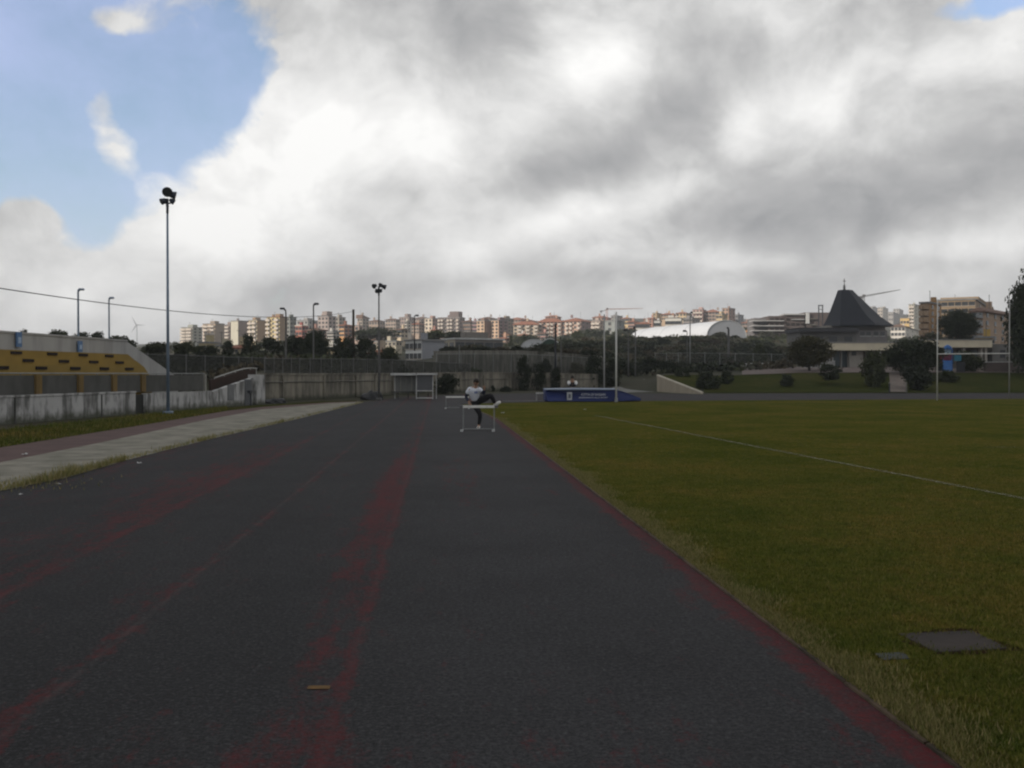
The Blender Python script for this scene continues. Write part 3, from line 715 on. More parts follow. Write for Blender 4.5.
def lamppost(px,base,top,d,label,side,m_p,arm=4.2,r=.05,zb=None,group='street lamps round the stadium',h_up=0):
    g=P(px,base,d); z0=H+(HZ-base)/F*d if zb is None else zb; z1=H+(HZ-top)/F*d; k=d/F
    root=empty('street_lamp',(g.x,g.y,z0),0,label,'street lamp',group); h=z1-z0
    mb=MB(); mb.tube([(0,0,0),(0,0,h*.4),(0,0,h-.15),(side*.3*k,0,h)],[r*1.3,r,r*.8,r*.8],8); mb.build('pole',m_p,root,True)
    mb=MB(); mb.tube([(0,0,h-.12),(side*arm*.5*k,0,h+.02+h_up*k)],r*.7,6); mb.build('arm',m_p,root)
    mb=MB(); mb.box((side*arm*.62*k,0,h+.02+h_up*k),(arm*.95*k,.26,1.5*k),0,0,.75); hd=mb.build('lamp_head',m_dark if m_p is not m_bluepole else m_bluepole,root)
    mb=MB(); mb.box((side*arm*.62*k,0,h+.01+h_up*k-.85*k),(arm*.75*k,.2,.03)); mb.build('lens',m_glass,hd)
lamppost(78.5,352,289.5,60,'blue street lamp with a short arm behind the grey parapet above a blue banner',1,m_bluepole,5.5,.07,0)
lamppost(109.3,352,298,66,'grey street lamp with a stubby head behind the parapet right of the blue lamp',1,m_bluepole,4.5,.06,0)
lamppost(286,380,309.5,68,'dark street lamp with its head turned left in front of the brown balconied block',-1,m_greypole,5.5,.06,1.2,h_up=.8)
lamppost(313.6,400.3,304,59.4,'slim street lamp standing on the track side at the foot of the concrete wall',1,m_greypole,5,.05,0)
lamppost(414.5,352,315.5,150,'small dark street lamp with twin heads on the slope above the white two-storey block',1,m_dark,4,.09,5.0)
lamppost(690,362,312.5,122,'pale slim street lamp rising in front of the white hall roof',1,m_galv,2.5,.07,2.6)
lamppost(728.5,362,328,130,'thick grey lamp post in front of the arched end of the white hall',-1,m_greypole,1.6,.16,3.0)
lamppost(687,368,331,118,'short grey lamp with a long arm left of the pale slim lamp',-1,m_greypole,4,.06,2.4)
lamppost(555.5,378,324.5,92,'dark straight pole lamp in front of the long pink apartment block',1,m_dark,1.4,.10,1.2)
lamppost(561,376,338,96,'slim grey post lamp right of the dark straight pole above the dark green dome',-1,m_greypole,1.2,.05,1.2)
lamppost(628.3,378,330,100,'grey double post lamp with a flat head left of the white hall roof',-1,m_greypole,5,.07,1.2)
lamppost(635.3,378,327.5,104,'taller grey post lamp close to the left end of the white hall roof',-1,m_greypole,2,.07,1.2)
lamppost(459.3,376,344,94,'slim pale post in front of the long low tan building',1,m_galv,1.0,.05,1.4)
# wooden utility pole with crossbar and the overhead cable
root=empty('utility_pole',P(353.5,362,112),0,'plain dark wooden utility pole carrying the overhead cable','pole')
hp=(362-309.5)/F*112
mb=MB(); mb.tube([(0,0,-2),(0,0,hp)],[.17,.13],9); mb.build('pole',m_bark,root,True)
mb=MB(); mb.box((.1,0,hp-4.05),(.75,.1,.1)); mb.build('crossbar',m_bark,root)
root=tag(MB().tube([(lambda t:(P(-160,262,30).lerp(P(353.5,311.5,112),t)-Vector((0,0,1.1*4*t*(1-t)))))(i/24) for i in range(25)],.022,5).build('overhead_cable',m_dark),'thin dark overhead cable sagging across the sky to the wooden pole','cable')

# ------------------------------------------------------------------ hurdles
def hurdle(px,py,hgt,wid,label,rz=0):
    g=G(px,py); root=empty('hurdle',(g.x,g.y,.006),rz,label,'hurdle','athletics hurdles'); w2=wid/2
    mb=MB(); mb.box((0,0,hgt-.035),(wid,.022,.07)); br=mb.build('crossbar',m_white,root)
    for s in (-1,1):
        mb=MB(); mb.box((s*(w2-.045),-.0125,hgt-.035),(.09,.004,.066)); mb.build('end_stripe',M('dark_stripe',(.12,.12,.13),(.09,.09,.1),4,.6),br)
        mb=MB(); mb.tube([(s*(w2-.10),.012,.03),(s*(w2-.10),.012,hgt-.02)],.016,8); mb.build('upright',m_galv,root)
        mb=MB(); mb.tube([(s*(w2-.10),.05,.025),(s*(w2-.10),-.62,.025)],.019,8); mb.build('foot',m_galv,root)
        mb=MB(); mb.box((s*(w2-.10),-.60,.026),(.075,.10,.05)); mb.build('counterweight',m_dirtywhite,root)
    mb=MB(); mb.tube([(-(w2-.10),.012,.035),((w2-.10),.012,.035)],.014,8); mb.build('base_bar',m_galv,root)
hurdle(478.7,430.6,.665,1.02,'nearer white hurdle that the athlete is stepping over',R(-1))
hurdle(457.5,408.5,.53,1.2,'farther low hurdle half hidden behind the athlete',R(2))

# ------------------------------------------------------------------ athlete
def skinmesh(name,chains,mat_,sub=2,parent=None):
    """chains: list of (points, radii); points shared by position are welded"""
    bm=bmesh.new(); lay=bm.verts.layers.skin.verify(); idx={}
    first=None
    for pts,rad in chains:
        prev=None
        for p,r_ in zip(pts,rad):
            k=tuple(round(q,4) for q in p)
            if k not in idx:
                vv_=bm.verts.new(p); vv_[lay].radius=r_ if isinstance(r_,tuple) else (r_,r_); idx[k]=vv_
                if first is None: first=vv_; vv_[lay].use_root=True
            vv_=idx[k]
            if prev is not None and prev is not vv_ and not bm.edges.get((prev,vv_)): bm.edges.new((prev,vv_))
            prev=vv_
    me=bpy.data.meshes.new(name+'_cage'); bm.to_mesh(me); bm.free()
    o=bpy.data.objects.new(name+'_cage',me); col.objects.link(o)
    mo=o.modifiers.new('Skin','SKIN'); mo.use_smooth_shade=True
    ms=o.modifiers.new('Sub','SUBSURF'); ms.levels=sub; ms.render_levels=sub
    dg=bpy.context.evaluated_depsgraph_get(); ev=o.evaluated_get(dg)
    out=bpy.data.meshes.new_from_object(ev); out.name=name
    bpy.data.objects.remove(o); bpy.data.meshes.remove(me)
    out.materials.clear(); out.materials.append(mat_); out.polygons.foreach_set('use_smooth',[True]*len(out.polygons))
    return link(name,out,parent)
g=G(478.3,429.4)
root=empty('person',(g.x,g.y,.008),0,'athlete in white T-shirt and black tights lifting a leg over the hurdle','person')
pel=(-.075,.02,.735); wst=(-.10,-.05,.86); chs=(-.095,-.15,1.0); nck=(-.065,-.23,1.13); hd0=(-.055,-.27,1.185); hd1=(-.045,-.315,1.265)
hipS=(-.115,.02,.70); kneS=(.055,-.08,.395); ankS=(.012,.03,.095); toeS=(.0,-.16,.045); heelS=(.012,.06,.05)
hipR=(.0,.0,.755); kneR=(.354,-.16,.915); ankR=(.45,-.03,.69); toeR=(.605,-.09,.745); heelR=(.42,.0,.64)
shL=(-.235,-.16,1.075); elL=(-.335,-.06,.88); wrL=(-.25,-.17,.745); haL=(-.215,-.22,.70)
shR=(.055,-.20,1.075); elR=(.165,-.22,.96); wrR=(.17,-.38,1.08); haR=(.165,-.43,1.14)
body=skinmesh('body',[([pel,wst,chs,nck,hd0],[.105,(.10,.085),(.125,.095),.052,.048]),
  ([pel,hipS,kneS,ankS],[.105,.078,.048,.034]),([pel,hipR,kneR,ankR],[.105,.078,.048,.034]),
  ([ankS,toeS],[.038,.03]),([ankR,toeR],[.038,.03]),
  ([chs,shL,elL,wrL,haL],[.12,.05,.036,.026,.030]),([chs,shR,elR,wrR,haR],[.12,.05,.036,.026,.030])],m_skin,2,root)
# head with face merged into the body mesh
bm=bmesh.new(); bm.from_mesh(body.data)
hb=bmesh.new(); bmesh.ops.create_uvsphere(hb,u_segments=28,v_segments=20,radius=1)
for v_ in hb.verts:
    q=v_.co; x,y,z=q.x,q.y,q.z
    w_=1-.22*max(0,-z)**1.5            # jaw narrows
    fx=x*.078*w_; fy=y*.098*(1-.10*max(0,-z)); fz=z*.118
    if y<-.3:
        nose=math.exp(-((x/.16)**2+((z+.10)/.24)**2)); fy-=.026*nose
        eye=math.exp(-(((abs(x)-.38)/.16)**2+((z-.08)/.13)**2)); fy+=.014*eye
        brow=math.exp(-(((abs(x)-.36)/.25)**2+((z-.26)/.09)**2)); fy-=.006*brow
        mouth=math.exp(-((x/.28)**2+((z+.48)/.06)**2)); fy+=.006*mouth
        chin=math.exp(-((x/.3)**2+((z+.85)/.2)**2)); fy-=.012*chin
    if abs(abs(x)-.98)<.12 and abs(z+.02)<.3 and abs(y-.05)<.3: fx*=1.14
    v_.co=Vector((fx,fy,fz))
rotm=Matrix.Rotation(R(20),4,'Z')@Matrix.Rotation(R(40),4,'X')@Matrix.Scale(.86,4)
for v_ in hb.verts: v_.co=rotm@v_.co+Vector(hd1)
tmp=bpy.data.meshes.new('t'); hb.to_mesh(tmp); hb.free(); bm.from_mesh(tmp); bpy.data.meshes.remove(tmp)
# fingers: five short tapered chains at each hand
def finger_set(bm,hand,wrist,side):
    h_=Vector(hand); d=(h_-Vector(wrist)).normalized(); sdv=d.cross(Vector((0,0,1))).normalized(); up_=sdv.cross(d)
    for i in range(5):
        mbf=MB()
        if i<4:
            b0=h_+sdv*(i-1.5)*.018+d*.015; ln=(.055,.065,.062,.048)[i]
            mbf.tube([b0,b0+d*ln*.5-up_*.006,b0+d*ln*.85-up_*.028,b0+d*ln*.9-up_*.05],[.010,.009,.008,.006],6)
        else:
            b0=h_-d*.02+sdv*side*.026; mbf.tube([b0,b0+sdv*side*.025+d*.02,b0+sdv*side*.03+d*.05-up_*.012],[.012,.010,.008],6)
        t_=mbf.mesh('f',m_skin); bm.from_mesh(t_); bpy.data.meshes.remove(t_)
finger_set(bm,haL,wrL,1); finger_set(bm,haR,wrR,-1)
bm.to_mesh(body.data); bm.free(); body.data.polygons.foreach_set('use_smooth',[True]*len(body.data.polygons))
# eyes, hair
for s in (-1,1):
    mb=MB(); c=rotm@Vector((s*.030,-.090,.010))+Vector(hd1); bm=bmesh.new(); bmesh.ops.create_uvsphere(bm,u_segments=8,v_segments=6,radius=.011); me=bpy.data.meshes.new('eye'); bm.to_mesh(me); bm.free(); me.materials.append(m_hair); e=link('eye',me,root); e.location=c
bm=bmesh.new(); bmesh.ops.create_uvsphere(bm,u_segments=28,v_segments=20,radius=1)
kill=[v_ for v_ in bm.verts if v_.co.z<-.35 or (v_.co.y<-.45 and v_.co.z<.42) or (v_.co.y<-.1 and v_.co.z<.12)]
bmesh.ops.delete(bm,geom=kill,context='VERTS')
for v_ in bm.verts:
    q=v_.co.copy(); k=1.0+.06*mn.noise(q*6); v_.co=rotm@Vector((q.x*.090*k,q.y*.110*k+.004,q.z*.134*k+.004))+Vector(hd1)
bmesh.ops.solidify(bm,geom=bm.faces[:],thickness=.008)
me=bpy.data.meshes.new('hair'); bm.to_mesh(me); bm.free(); me.materials.append(m_hair); me.polygons.foreach_set('use_smooth',[True]*len(me.polygons)); link('hair',me,root)
shm=lambda a,b_,t:tuple(x+(y-x)*t for x,y in zip(a,b_))
shirt=skinmesh('t_shirt',[([shm(pel,wst,.15),wst,chs,shm(chs,nck,.72)],[(.128,.108),(.122,.104),(.142,.114),.084]),
   ([chs,shL,shm(shL,elL,.62)],[.142,.078,.066]),([chs,shR,shm(shR,elR,.62)],[.142,.078,.066])],m_shirt,2,root)
mb=MB(); c=Vector(chs)+Vector((.04,-.112,.0)); mb.box(c,(.09,.012,.06)); mb.build('chest_print',M('blue_print',(.10,.13,.26),(.2,.24,.4),9,.8),shirt)
skinmesh('sleeve',[([shm(shL,elL,.35),elL,wrL],[.055,.048,.036])],m_navycloth,2,root)
skinmesh('sleeve',[([shm(shR,elR,.35),elR,wrR],[.055,.048,.036])],m_navycloth,2,root)
skinmesh('tights',[([shm(pel,wst,.45),pel],[.115,.122]),([pel,hipS,shm(hipS,kneS,.5),kneS,shm(kneS,ankS,.35),shm(kneS,ankS,.95)],[.132,.112,.088,.066,.062,.044]),
   ([pel,hipR,shm(hipR,kneR,.5),kneR,shm(kneR,ankR,.35),shm(kneR,ankR,.95)],[.132,.126,.110,.084,.070,.048])],m_blackcloth,2,root)
skinmesh('shoe',[([heelS,shm(heelS,toeS,.5),toeS],[.046,(.052,.044),.038])],m_white,2,root)
skinmesh('shoe',[([heelR,shm(heelR,toeR,.5),toeR],[.050,(.056,.050),.042])],m_white,2,root)

# ------------------------------------------------------------------ landing mat
a=G(548,402.2); b_=G(613.5,402.2); c_=G(642,399.4)
k=a.y/F; hM=(402.2-390.2)*k
root=empty('landing_mat',(a.x,a.y,.006),0,'large blue high jump landing mat with white lettering and pale top','landing mat')
def mp(px): return (px-548)*k
dy=3.4
mb=MB(); mb.prism([(mp(545.3),.35,.05),(mp(548.5),0,.05),(mp(616),0,.05),(mp(618.5),.05,.05),(mp(643),.9,.05),(mp(643),.9,hM*.30),(mp(622),.15,hM*.93),(mp(616),0,hM),(mp(548.5),0,hM),(mp(545.3),.35,hM)],(0,dy,0)); md=mb.build('pad',m_blue,root)
bv=md.modifiers.new('bev','BEVEL'); bv.width=.03; bv.segments=2
mb=MB(); mb.prism([(mp(545.6),.38,hM+.002),(mp(548.7),-.02,hM+.002),(mp(619),-.02,hM+.002),(mp(619),-.02,hM+.05),(mp(580),-.02,hM+.075),(mp(548.7),-.02,hM+.05),(mp(545.6),.38,hM+.05)],(0,dy,0)); mb.build('top_cover',m_bluetop,root)
mb=MB(); mb.box((mp(582),dy/2+.2,.025),(mp(612)-mp(552),dy-.5,.05)); mb.build('pallet',m_dark,root)
mb=MB(); mb.box((mp(569.5),-.012,hM*.50),(.27,.012,.42)); em=mb.build('badge',M('pale_badge',(.42,.44,.48),(.34,.36,.40),6,.7),root)
mb=MB(); mb.box((0,0,0),(.13,.008,.22)); e2=mb.build('shield',M('grey_shield',(.14,.15,.18),(.10,.11,.14),6,.7),em); e2.location=(mp(569.5),-.022,hM*.50)
def text(body_,size,parent,loc,mat_,wid=None):
    cu=bpy.data.curves.new('lettering','FONT'); cu.body=body_; cu.size=size; cu.align_x='CENTER'; cu.align_y='CENTER'; cu.extrude=.004
    o=bpy.data.objects.new('lettering_src',cu); col.objects.link(o)
    dg=bpy.context.evaluated_depsgraph_get(); me=bpy.data.meshes.new_from_object(o.evaluated_get(dg)); me.name='lettering'
    bpy.data.objects.remove(o); bpy.data.curves.remove(cu); me.materials.clear(); me.materials.append(mat_)
    t=link('lettering',me,parent)
    t.location=loc; t.rotation_euler=(R(90),0,0)
    if wid:
        w_=max(v.co.x for v in me.vertices)-min(v.co.x for v in me.vertices); t.scale=(wid/w_,1,1)
    return t
m_letter=M('white_lettering',(.60,.63,.70),(.5,.53,.6),6,.7)
text('CITTA DI SASSARI',.17,root,(mp(593.5),-.012,hM*.62),m_letter,(605.5-581.5)*k)
text('ASSESSORATO ALLO SPORT',.115,root,(mp(593.2),-.012,hM*.37),m_letter,(607.5-578.5)*k)
# small low hurdle / frame left of the mat
g=G(540,400.6); root=empty('training_hurdle',(g.x,g.y,.005),0,'low pale metal training hurdle left of the blue landing mat','hurdle')
mb=MB(); mb.tube([(-.2,0,0),(-.2,0,.42),(.45,0,.42),(.45,0,0)],.022,6); mb.tube([(-.2,0,0),(-.2,.6,0)],.02,6); mb.tube([(.45,0,0),(.45,.6,0)],.02,6); mb.build('tube_frame',m_dirtywhite,root)
mb=MB(); mb.box((.12,-.02,.42),(.7,.03,.07)); mb.build('crossbar',m_white,root)
# seated person behind/on the mat
pz=hM+.085; pc=P(572.2,389,a.y+2.3)
root=empty('person',(pc.x,pc.y,pz),0,'small distant person with white top sitting hunched on the blue landing mat','person')
sp=(0,0,.10); s1=(0,-.04,.25); s2=(.0,-.12,.38); s3=(0,-.17,.45)
bd=skinmesh('body',[([sp,s1,s2,s3,(0,-.20,.50)],[.13,(.13,.10),(.14,.10),.06,.05]),([sp,(-.12,-.30,.30),(-.10,-.42,.03)],[.13,.065,.04]),([sp,(.12,-.28,.30),(.13,-.42,.03)],[.13,.065,.04]),
  ([s2,(-.2,-.12,.34),(-.22,-.28,.22),(-.10,-.38,.28)],[.14,.05,.04,.03]),([s2,(.2,-.12,.34),(.22,-.28,.22),(.10,-.38,.28)],[.14,.05,.04,.03])],m_skin,1,root)
bm=bmesh.new(); bm.from_mesh(bd.data); bmesh.ops.create_uvsphere(bm,u_segments=16,v_segments=12,radius=.1,matrix=Matrix.Translation((0,-.23,.56))@Matrix.Diagonal((.8,.95,1.15,1))); bm.to_mesh(bd.data); bm.free()
bm=bmesh.new(); bmesh.ops.create_uvsphere(bm,u_segments=16,v_segments=12,radius=.112,matrix=Matrix.Translation((0,-.232,.585))@Matrix.Diagonal((.85,.95,1.05,1)))
bmesh.ops.delete(bm,geom=[v_ for v_ in bm.verts if v_.co.z<.52],context='VERTS'); me=bpy.data.meshes.new('hair'); bm.to_mesh(me); bm.free(); me.materials.append(m_hair); link('hair',me,root)
skinmesh('jacket',[([sp,s1,s2],[.15,(.16,.12),(.17,.13)]),([s2,(-.2,-.12,.34),(-.22,-.28,.22),(-.10,-.38,.28)],[.17,.09,.075,.06]),([s2,(.2,-.12,.34),(.22,-.28,.22),(.10,-.38,.28)],[.17,.09,.075,.06])],m_white,1,root)
skinmesh('trousers',[([sp,(-.12,-.30,.30),(-.10,-.42,.05)],[.14,.08,.055]),([sp,(.12,-.28,.30),(.13,-.42,.05)],[.14,.08,.055])],m_blackcloth,1,root)

# ------------------------------------------------------------------ rugby goals
def rpost(p0,top,r,mat_,parent,o0):
    mb=MB(); q=Vector(p0)-o0; mb.tube([(q.x,q.y,0),(q.x,q.y,top)],[r,r*.85],10); mb.build('upright',mat_,parent,True)
m_post=M('goal_paint',(.62,.62,.60),(.50,.50,.49),3,.5)
m_post2=M('dull_goal_paint',(.36,.36,.35),(.28,.28,.28),3,.5)
a=G(616.2,402.3); b_=G(604.2,397.2)
for q,zz,r_,m_,lab in ((a,(402.3-312)*a.y/F,.050,m_post,'taller white post standing right in front of the lettered side of the blue landing mat'),(b_,(397.2-314.5)*b_.y/F,.052,m_post2,'duller white post standing behind the blue landing mat, left of the taller white post')):
    root=empty('tall_post',(q.x,q.y,0),0,lab,'post','tall posts at the landing mat'); rpost(q,zz,r_,m_,root,q)
    mb=MB(); mb.tube([(0,0,0),(0,0,.25)],[r_*1.9,r_*1.7],10); mb.build('socket',m_galv,root)
a=G(937.2,400.6); b_=G(1009.2,398.8)
root=empty('rugby_posts',(a.x,a.y,0),0,'thin white rugby posts with crossbar at the right edge of the pitch','goal posts','rugby goals of the pitch')
rpost(a,(400.6-300)*a.y/F,0.034,m_post,root,a); rpost(b_,(398.8-300)*b_.y/F,.036,m_post2,root,a)
mb=MB(); q=b_-a; mb.tube([(0,0,(400.6-354)*a.y/F),(q.x,q.y,(398.8-353.5)*b_.y/F)],.028,8); mb.build('crossbar',m_post,root)

# ------------------------------------------------------------------ litter and pitch markers
def scrap(px,py,s,label,z=.016):
    g=G(px,py); bm=bmesh.new(); bmesh.ops.create_grid(bm,x_segments=4,y_segments=4,size=s)
    for v_ in bm.verts: v_.co.z=abs(mn.noise(v_.co*9/s*.1+Vector((px,py,0))))*s*1.2+.004; v_.co.x*=1+.3*mn.noise(v_.co*3+Vector((py,0,0)))
    me=bpy.data.meshes.new('paper_scrap'); bm.to_mesh(me); bm.free(); me.materials.append(m_dirtywhite); o=link('paper_scrap',me); o.location=(g.x,g.y,z); o.rotation_euler=(0,0,px)
    tag(o,label,'litter','scraps of litter')
scrap(20,495.3,.022,'white paper scrap on the dark track near the left edge of the photo',.006)
scrap(58,484.8,.025,'white paper scrap on the track beside the tall weeds',.006)
scrap(25,455.8,.05,'pale crumpled litter on the faded red path')
scrap(139,463.8,.03,'white paper scrap at the edge of the dark track farther up the pale path',.006)
scrap(502.7,413.6,.055,'white scrap lying on the grass right of the athlete')
scrap(585,410,.045,'pale scrap on the pitch in front of the landing mat')

# ------------------------------------------------------------------ grass bank, plaza, ramp (structures following the terrain)
def patch(name,pxs,ds,m,lift,kind='structure'):
    mb=MB(); rows_=[]
    for px in pxs:
        rows_.append([Vector(((px-512)/F*d,d,zt((px-512)/F*d,d)+lift)) for d in ds])
    for a,b_ in zip(rows_,rows_[1:]):
        for j in range(len(ds)-1): mb.face([a[j],b_[j],b_[j+1],a[j+1]])
    return tag(mb.build(name,m,None,True),kind=kind)
patch('grass_bank',list(range(704,1420,12)),[78,80,82,84,86,88,90,92,94,95.8],m_bank,.03)
patch('grass_bank',list(range(664,706,6)),[84,86,88,90,92,95.8,98],m_bank,.035)
m_plaza=M('pinkish_paving',(.15,.115,.105),(.10,.085,.08),.8,.9,spec=.2)
patch('plaza',list(range(742,1420,14)),[96,98,100,102,104,106,110,116,124],m_plaza,.05)
mb=MB(); rp=[P(603,393.2,77.5),P(657,391.6,84),P(657,377.3,104),P(640,379.8,103),P(615,386,97)]
mb.face(rp); tag(mb.build('ramp_path',M('grey_ramp',(.15,.15,.145),(.11,.11,.105),.6,.9)),kind='structure')
# beige sloping retaining wall
root=empty('ramp_retaining_wall',G(657,391.3),0,'beige concrete retaining wall sloping down to a point beside the grey ramp path','wall'); o0=G(657,391.3)
mb=MB(); q=[P(657,391.6,84)-Vector((0,0,.15)),P(702,394.6,73.2)-Vector((0,0,.05)),P(702,393.6,73.2),P(657,375.8,84)]
mb.prism([v_-o0 for v_ in q],(.15,.35,0)); mb.build('wall',m_beigewall,root)
mb=MB(); mb.tube([P(657,375.8,84)-o0+Vector((.07,.17,.04)),P(702,393.4,73.2)-o0+Vector((.07,.17,.03))],.10,6); mb.build('coping',M('beige_coping',(.46,.42,.35),(.36,.33,.27),1,.8),root)
# steps/path between the hedges at right
mb=MB(); A1,B1,C1,D1=[Vector(((q-512)/F*d,d,zt((q-512)/F*d,d)+.08)) for q,d in ((891,79.5),(907,79.5),(905,97),(889,97))]
for i in range(12):
    t0,t1=i/12,(i+1)/12; mb.face([A1.lerp(D1,t0),B1.lerp(C1,t0),B1.lerp(C1,t1),A1.lerp(D1,t1)])
# follow the slope exactly
for i,v_ in enumerate(mb.v): mb.v[i]=(v_[0],v_[1],zt(v_[0],v_[1])+.08)
tag(mb.build('bank_path',M('bank_path_surface',(.17,.14,.12),(.12,.10,.09),.8,.9)),kind='structure')
for q,lab in ((889.5,'dark bollard on the left side of the path through the grass bank'),(906.5,'pale low post on the right side of the path through the grass bank')):
    x,y=(q-512)/F*79.3,79.3
    r2=empty('bollard',(x,y,zt(x,y)),0,lab,'bollard','bollards at the bank path')
    mb=MB(); mb.tube([(0,0,-.1),(0,0,.75)],[.07,.06],8); mb.build('post',m_dark if q<900 else m_concrete2,r2); mb=MB(); mb.tube([(0,0,.75),(0,0,.80),(0,0,.84)],[.085,.08,.03],8); mb.build('cap',m_concrete2,r2)
# low parapets of the plaza
for pts_,top_,lab,m_ in (([P(779,367,110),P(741.5,367,114)],364.0,'low white wall left of the round tree on the plaza',m_parapet),
                   ([P(835,366,107),P(803,366,108)],361.5,'white low wall seen under the crown of the round tree',m_parapet),
                   ([P(1100,369,96),P(985,369,98)],362.5,'long pinkish parapet behind the right rugby posts',m_plaza)):
    r2=empty('low_wall',(pts_[1].x,pts_[1].y,zt(pts_[1].x,pts_[1].y)),0,lab,'wall'); d=pts_[0]-pts_[1]; hh_=H+(HZ-top_)/F*pts_[1].y-r2.location.z
    mb=MB(); mb.prism([(0,0,-.3),(d.x,d.y,-.3),(d.x,d.y,hh_),(0,0,hh_)],(0,.3,0)); mb.build('wall',m_,r2)
    mb=MB(); mb.prism([(0,-.04,hh_+.002),(d.x,d.y-.04,hh_+.002),(d.x,d.y-.04,hh_+.08),(0,-.04,hh_+.08)],(0,.38,0)); mb.build('coping',m_dirtywhite,r2)

# ------------------------------------------------------------------ low buildings by the plaza
def boxw(root,name,px0,px1,y0,y1,d,m_,o0,depth=.2,fwd=0.0):
    a=P(px0,y0,d); b_=P(px1,y1,d); mb=MB()
    c=((a.x+b_.x)/2-o0.x, d-o0.y-fwd+depth/2, (a.z+b_.z)/2-o0.z)
    mb.box(c,(abs(b_.x-a.x),depth,abs(a.z-b_.z))); return mb.build(name,m_,root)
d=110; o0=P(829,367,d); m_cream=M('cream_fascia',(.66,.60,.46),(.54,.49,.38),.7,.7)
m_recess=wallmat((.20,.18,.16)); m_door=M('teal_glazing',(.03,.05,.06),(.045,.065,.075),1,.2,spec=.5)
root=empty('low_hall',o0,0,'single-storey hall with cream fascia and dark glazed doors in front of the church','building')
boxw(root,'wall',827,905,350,371,d+1.5,m_recess,o0,4); fs=boxw(root,'fascia',828.5,912,343,350.3,d-.3,m_cream,o0,7)
boxw(root,'roof',828,912.5,341.8,343,d-.35,m_flatroof,o0,7.1)
for a,b_ in ((832.5,839.3),(841,848.8)):
    dd=boxw(root,'door',a,b_,351.5,367,d+1.5,m_door,o0,.12,.08); boxw(dd,'frame',a-.2,a+.4,351.2,367.2,d+1.5,m_dirtywhite,o0,.16,.12)
boxw(root,'pier',849.5,863,350.3,369,d+.6,wallmat((.38,.36,.33)),o0,.8)
w_=boxw(root,'window',851.5,856,351.5,355.5,d+.6,m_glass,o0,.1,.05)
w_=boxw(root,'window',866,874,352,360,d+1.5,m_glass,o0,.1,.05)
for q in (829.6,880,904): boxw(root,'column',q-.6,q+.6,350.3,370,d,m_dirtywhite,o0,.25)
d=104; o0=P(940,367,d)
root=empty('low_hall',o0,0,'long low building with pale fascia behind the playground and the right rugby posts','building')
boxw(root,'wall',928,1012,347,372,d+2,m_recess,o0,5); boxw(root,'fascia',926,992,340.2,347.3,d-.3,m_cream,o0,8); boxw(root,'roof',925.5,992.5,339.2,340.2,d-.35,m_flatroof,o0,8.1)
boxw(root,'side_wing',992.3,1060,344,368,d+.5,wallmat((.17,.17,.165)),o0,6)
for q in (945,964,981.5,986): boxw(root,'column',q-1.2,q+1.2,347.3,371,d,wallmat((.36,.34,.31)),o0,.5)
for a,b_ in ((948,954),(957,962),(970,977)): boxw(root,'window',a,b_,350,364,d+2,m_door,o0,.1,.05)
for a,b_ in ((1000,1005),(1014,1019)): boxw(root,'window',a,b_,350,358,d+.5,m_glass,o0,.1,.05)

# ------------------------------------------------------------------ church
d=200; o0=P(852,345,d); o0.z=zt(o0.x,d); kk=d/F
root=empty('church',o0,0,'church with a steep dark concave pyramid roof topped by a small cross','church')
secs=[(290.6,836.5,850.3),(297,834.6,856.5),(304,832.4,864),(311,830.2,871),(317,828,877.5),(322,826,884.5),(325,824.6,889.5),(326.8,824,891)]
mb=MB(); n_=0
for (y,x0,x1) in secs:
    z=H+(HZ-y)*kk-o0.z; X0=(x0-512)*kk-o0.x; X1=(x1-512)*kk-o0.x; w2=(X1-X0); 
    ring=[(X0,w2*.15-1),(X0+w2*.12,-w2*.28-1),(X0+w2*.6,-w2*.40-1),(X1,-w2*.05-1),(X1-w2*.08,w2*.5-1),(X0+w2*.25,w2*.55-1)]
    mb.v+=[(a_,b_,z) for a_,b_ in ring]
nr=6
for i in range(len(secs)-1):
    for k_ in range(nr):
        a_=i*nr+k_; b_=i*nr+(k_+1)%nr; mb.f.append((a_,b_,b_+nr,a_+nr)); mb.m.append(0)
mb.f.append(tuple(range(nr))); mb.m.append(0); mb.f.append(tuple(range((len(secs)-1)*nr,len(secs)*nr))); mb.m.append(0)
rf=mb.build('roof',m_roofslate,root)
z=H+(HZ-290.6)*kk-o0.z; X=(842.3-512)*kk-o0.x
mb=MB(); mb.tube([(X,-1,z),(X,-1,z+5*kk)],[.26,.2],7); mb.tube([(X,-1,z+5*kk),(X,-1,z+11.5*kk)],.07,6); mb.tube([(X-1.5*kk,-1,z+9*kk),(X+1.6*kk,-1,z+9*kk)],.07,6); mb.build('cross',m_greypole,root)
boxw(root,'wall',826.5,885,325.5,332,d-2,wallmat((.30,.28,.25)),o0,10)
boxw(root,'wall',801,858,328,345,d-6,wallmat((.16,.155,.15)),o0,9,-1)
boxw(root,'roof_slab',799,859,327.6,331.6,d-6.5,M('dark_slab',(.05,.05,.055),(.035,.035,.04),.5,.8),o0,10)
boxw(root,'wall',857.5,890,330,345,d-6,wallmat((.21,.20,.20)),o0,9,-1.5)
for a_,b_ in ((816,823),(829,837),(844.2,852)): boxw(root,'window',a_,b_,336.5,342,d-5,m_glass,o0,.1,.05)
for a_ in (860,866,873.5,880): 
    wf=boxw(root,'window',a_,a_+4.5,331.8,335.8,d-4.5,m_glass,o0,.1,.04); boxw(wf,'sill',a_-.4,a_+4.9,335.8,336.6,d-4.5,m_dirtywhite,o0,.3,.2)
boxw(root,'annex_roof',812,890,343,344.4,d-8,m_concrete2,o0,12)

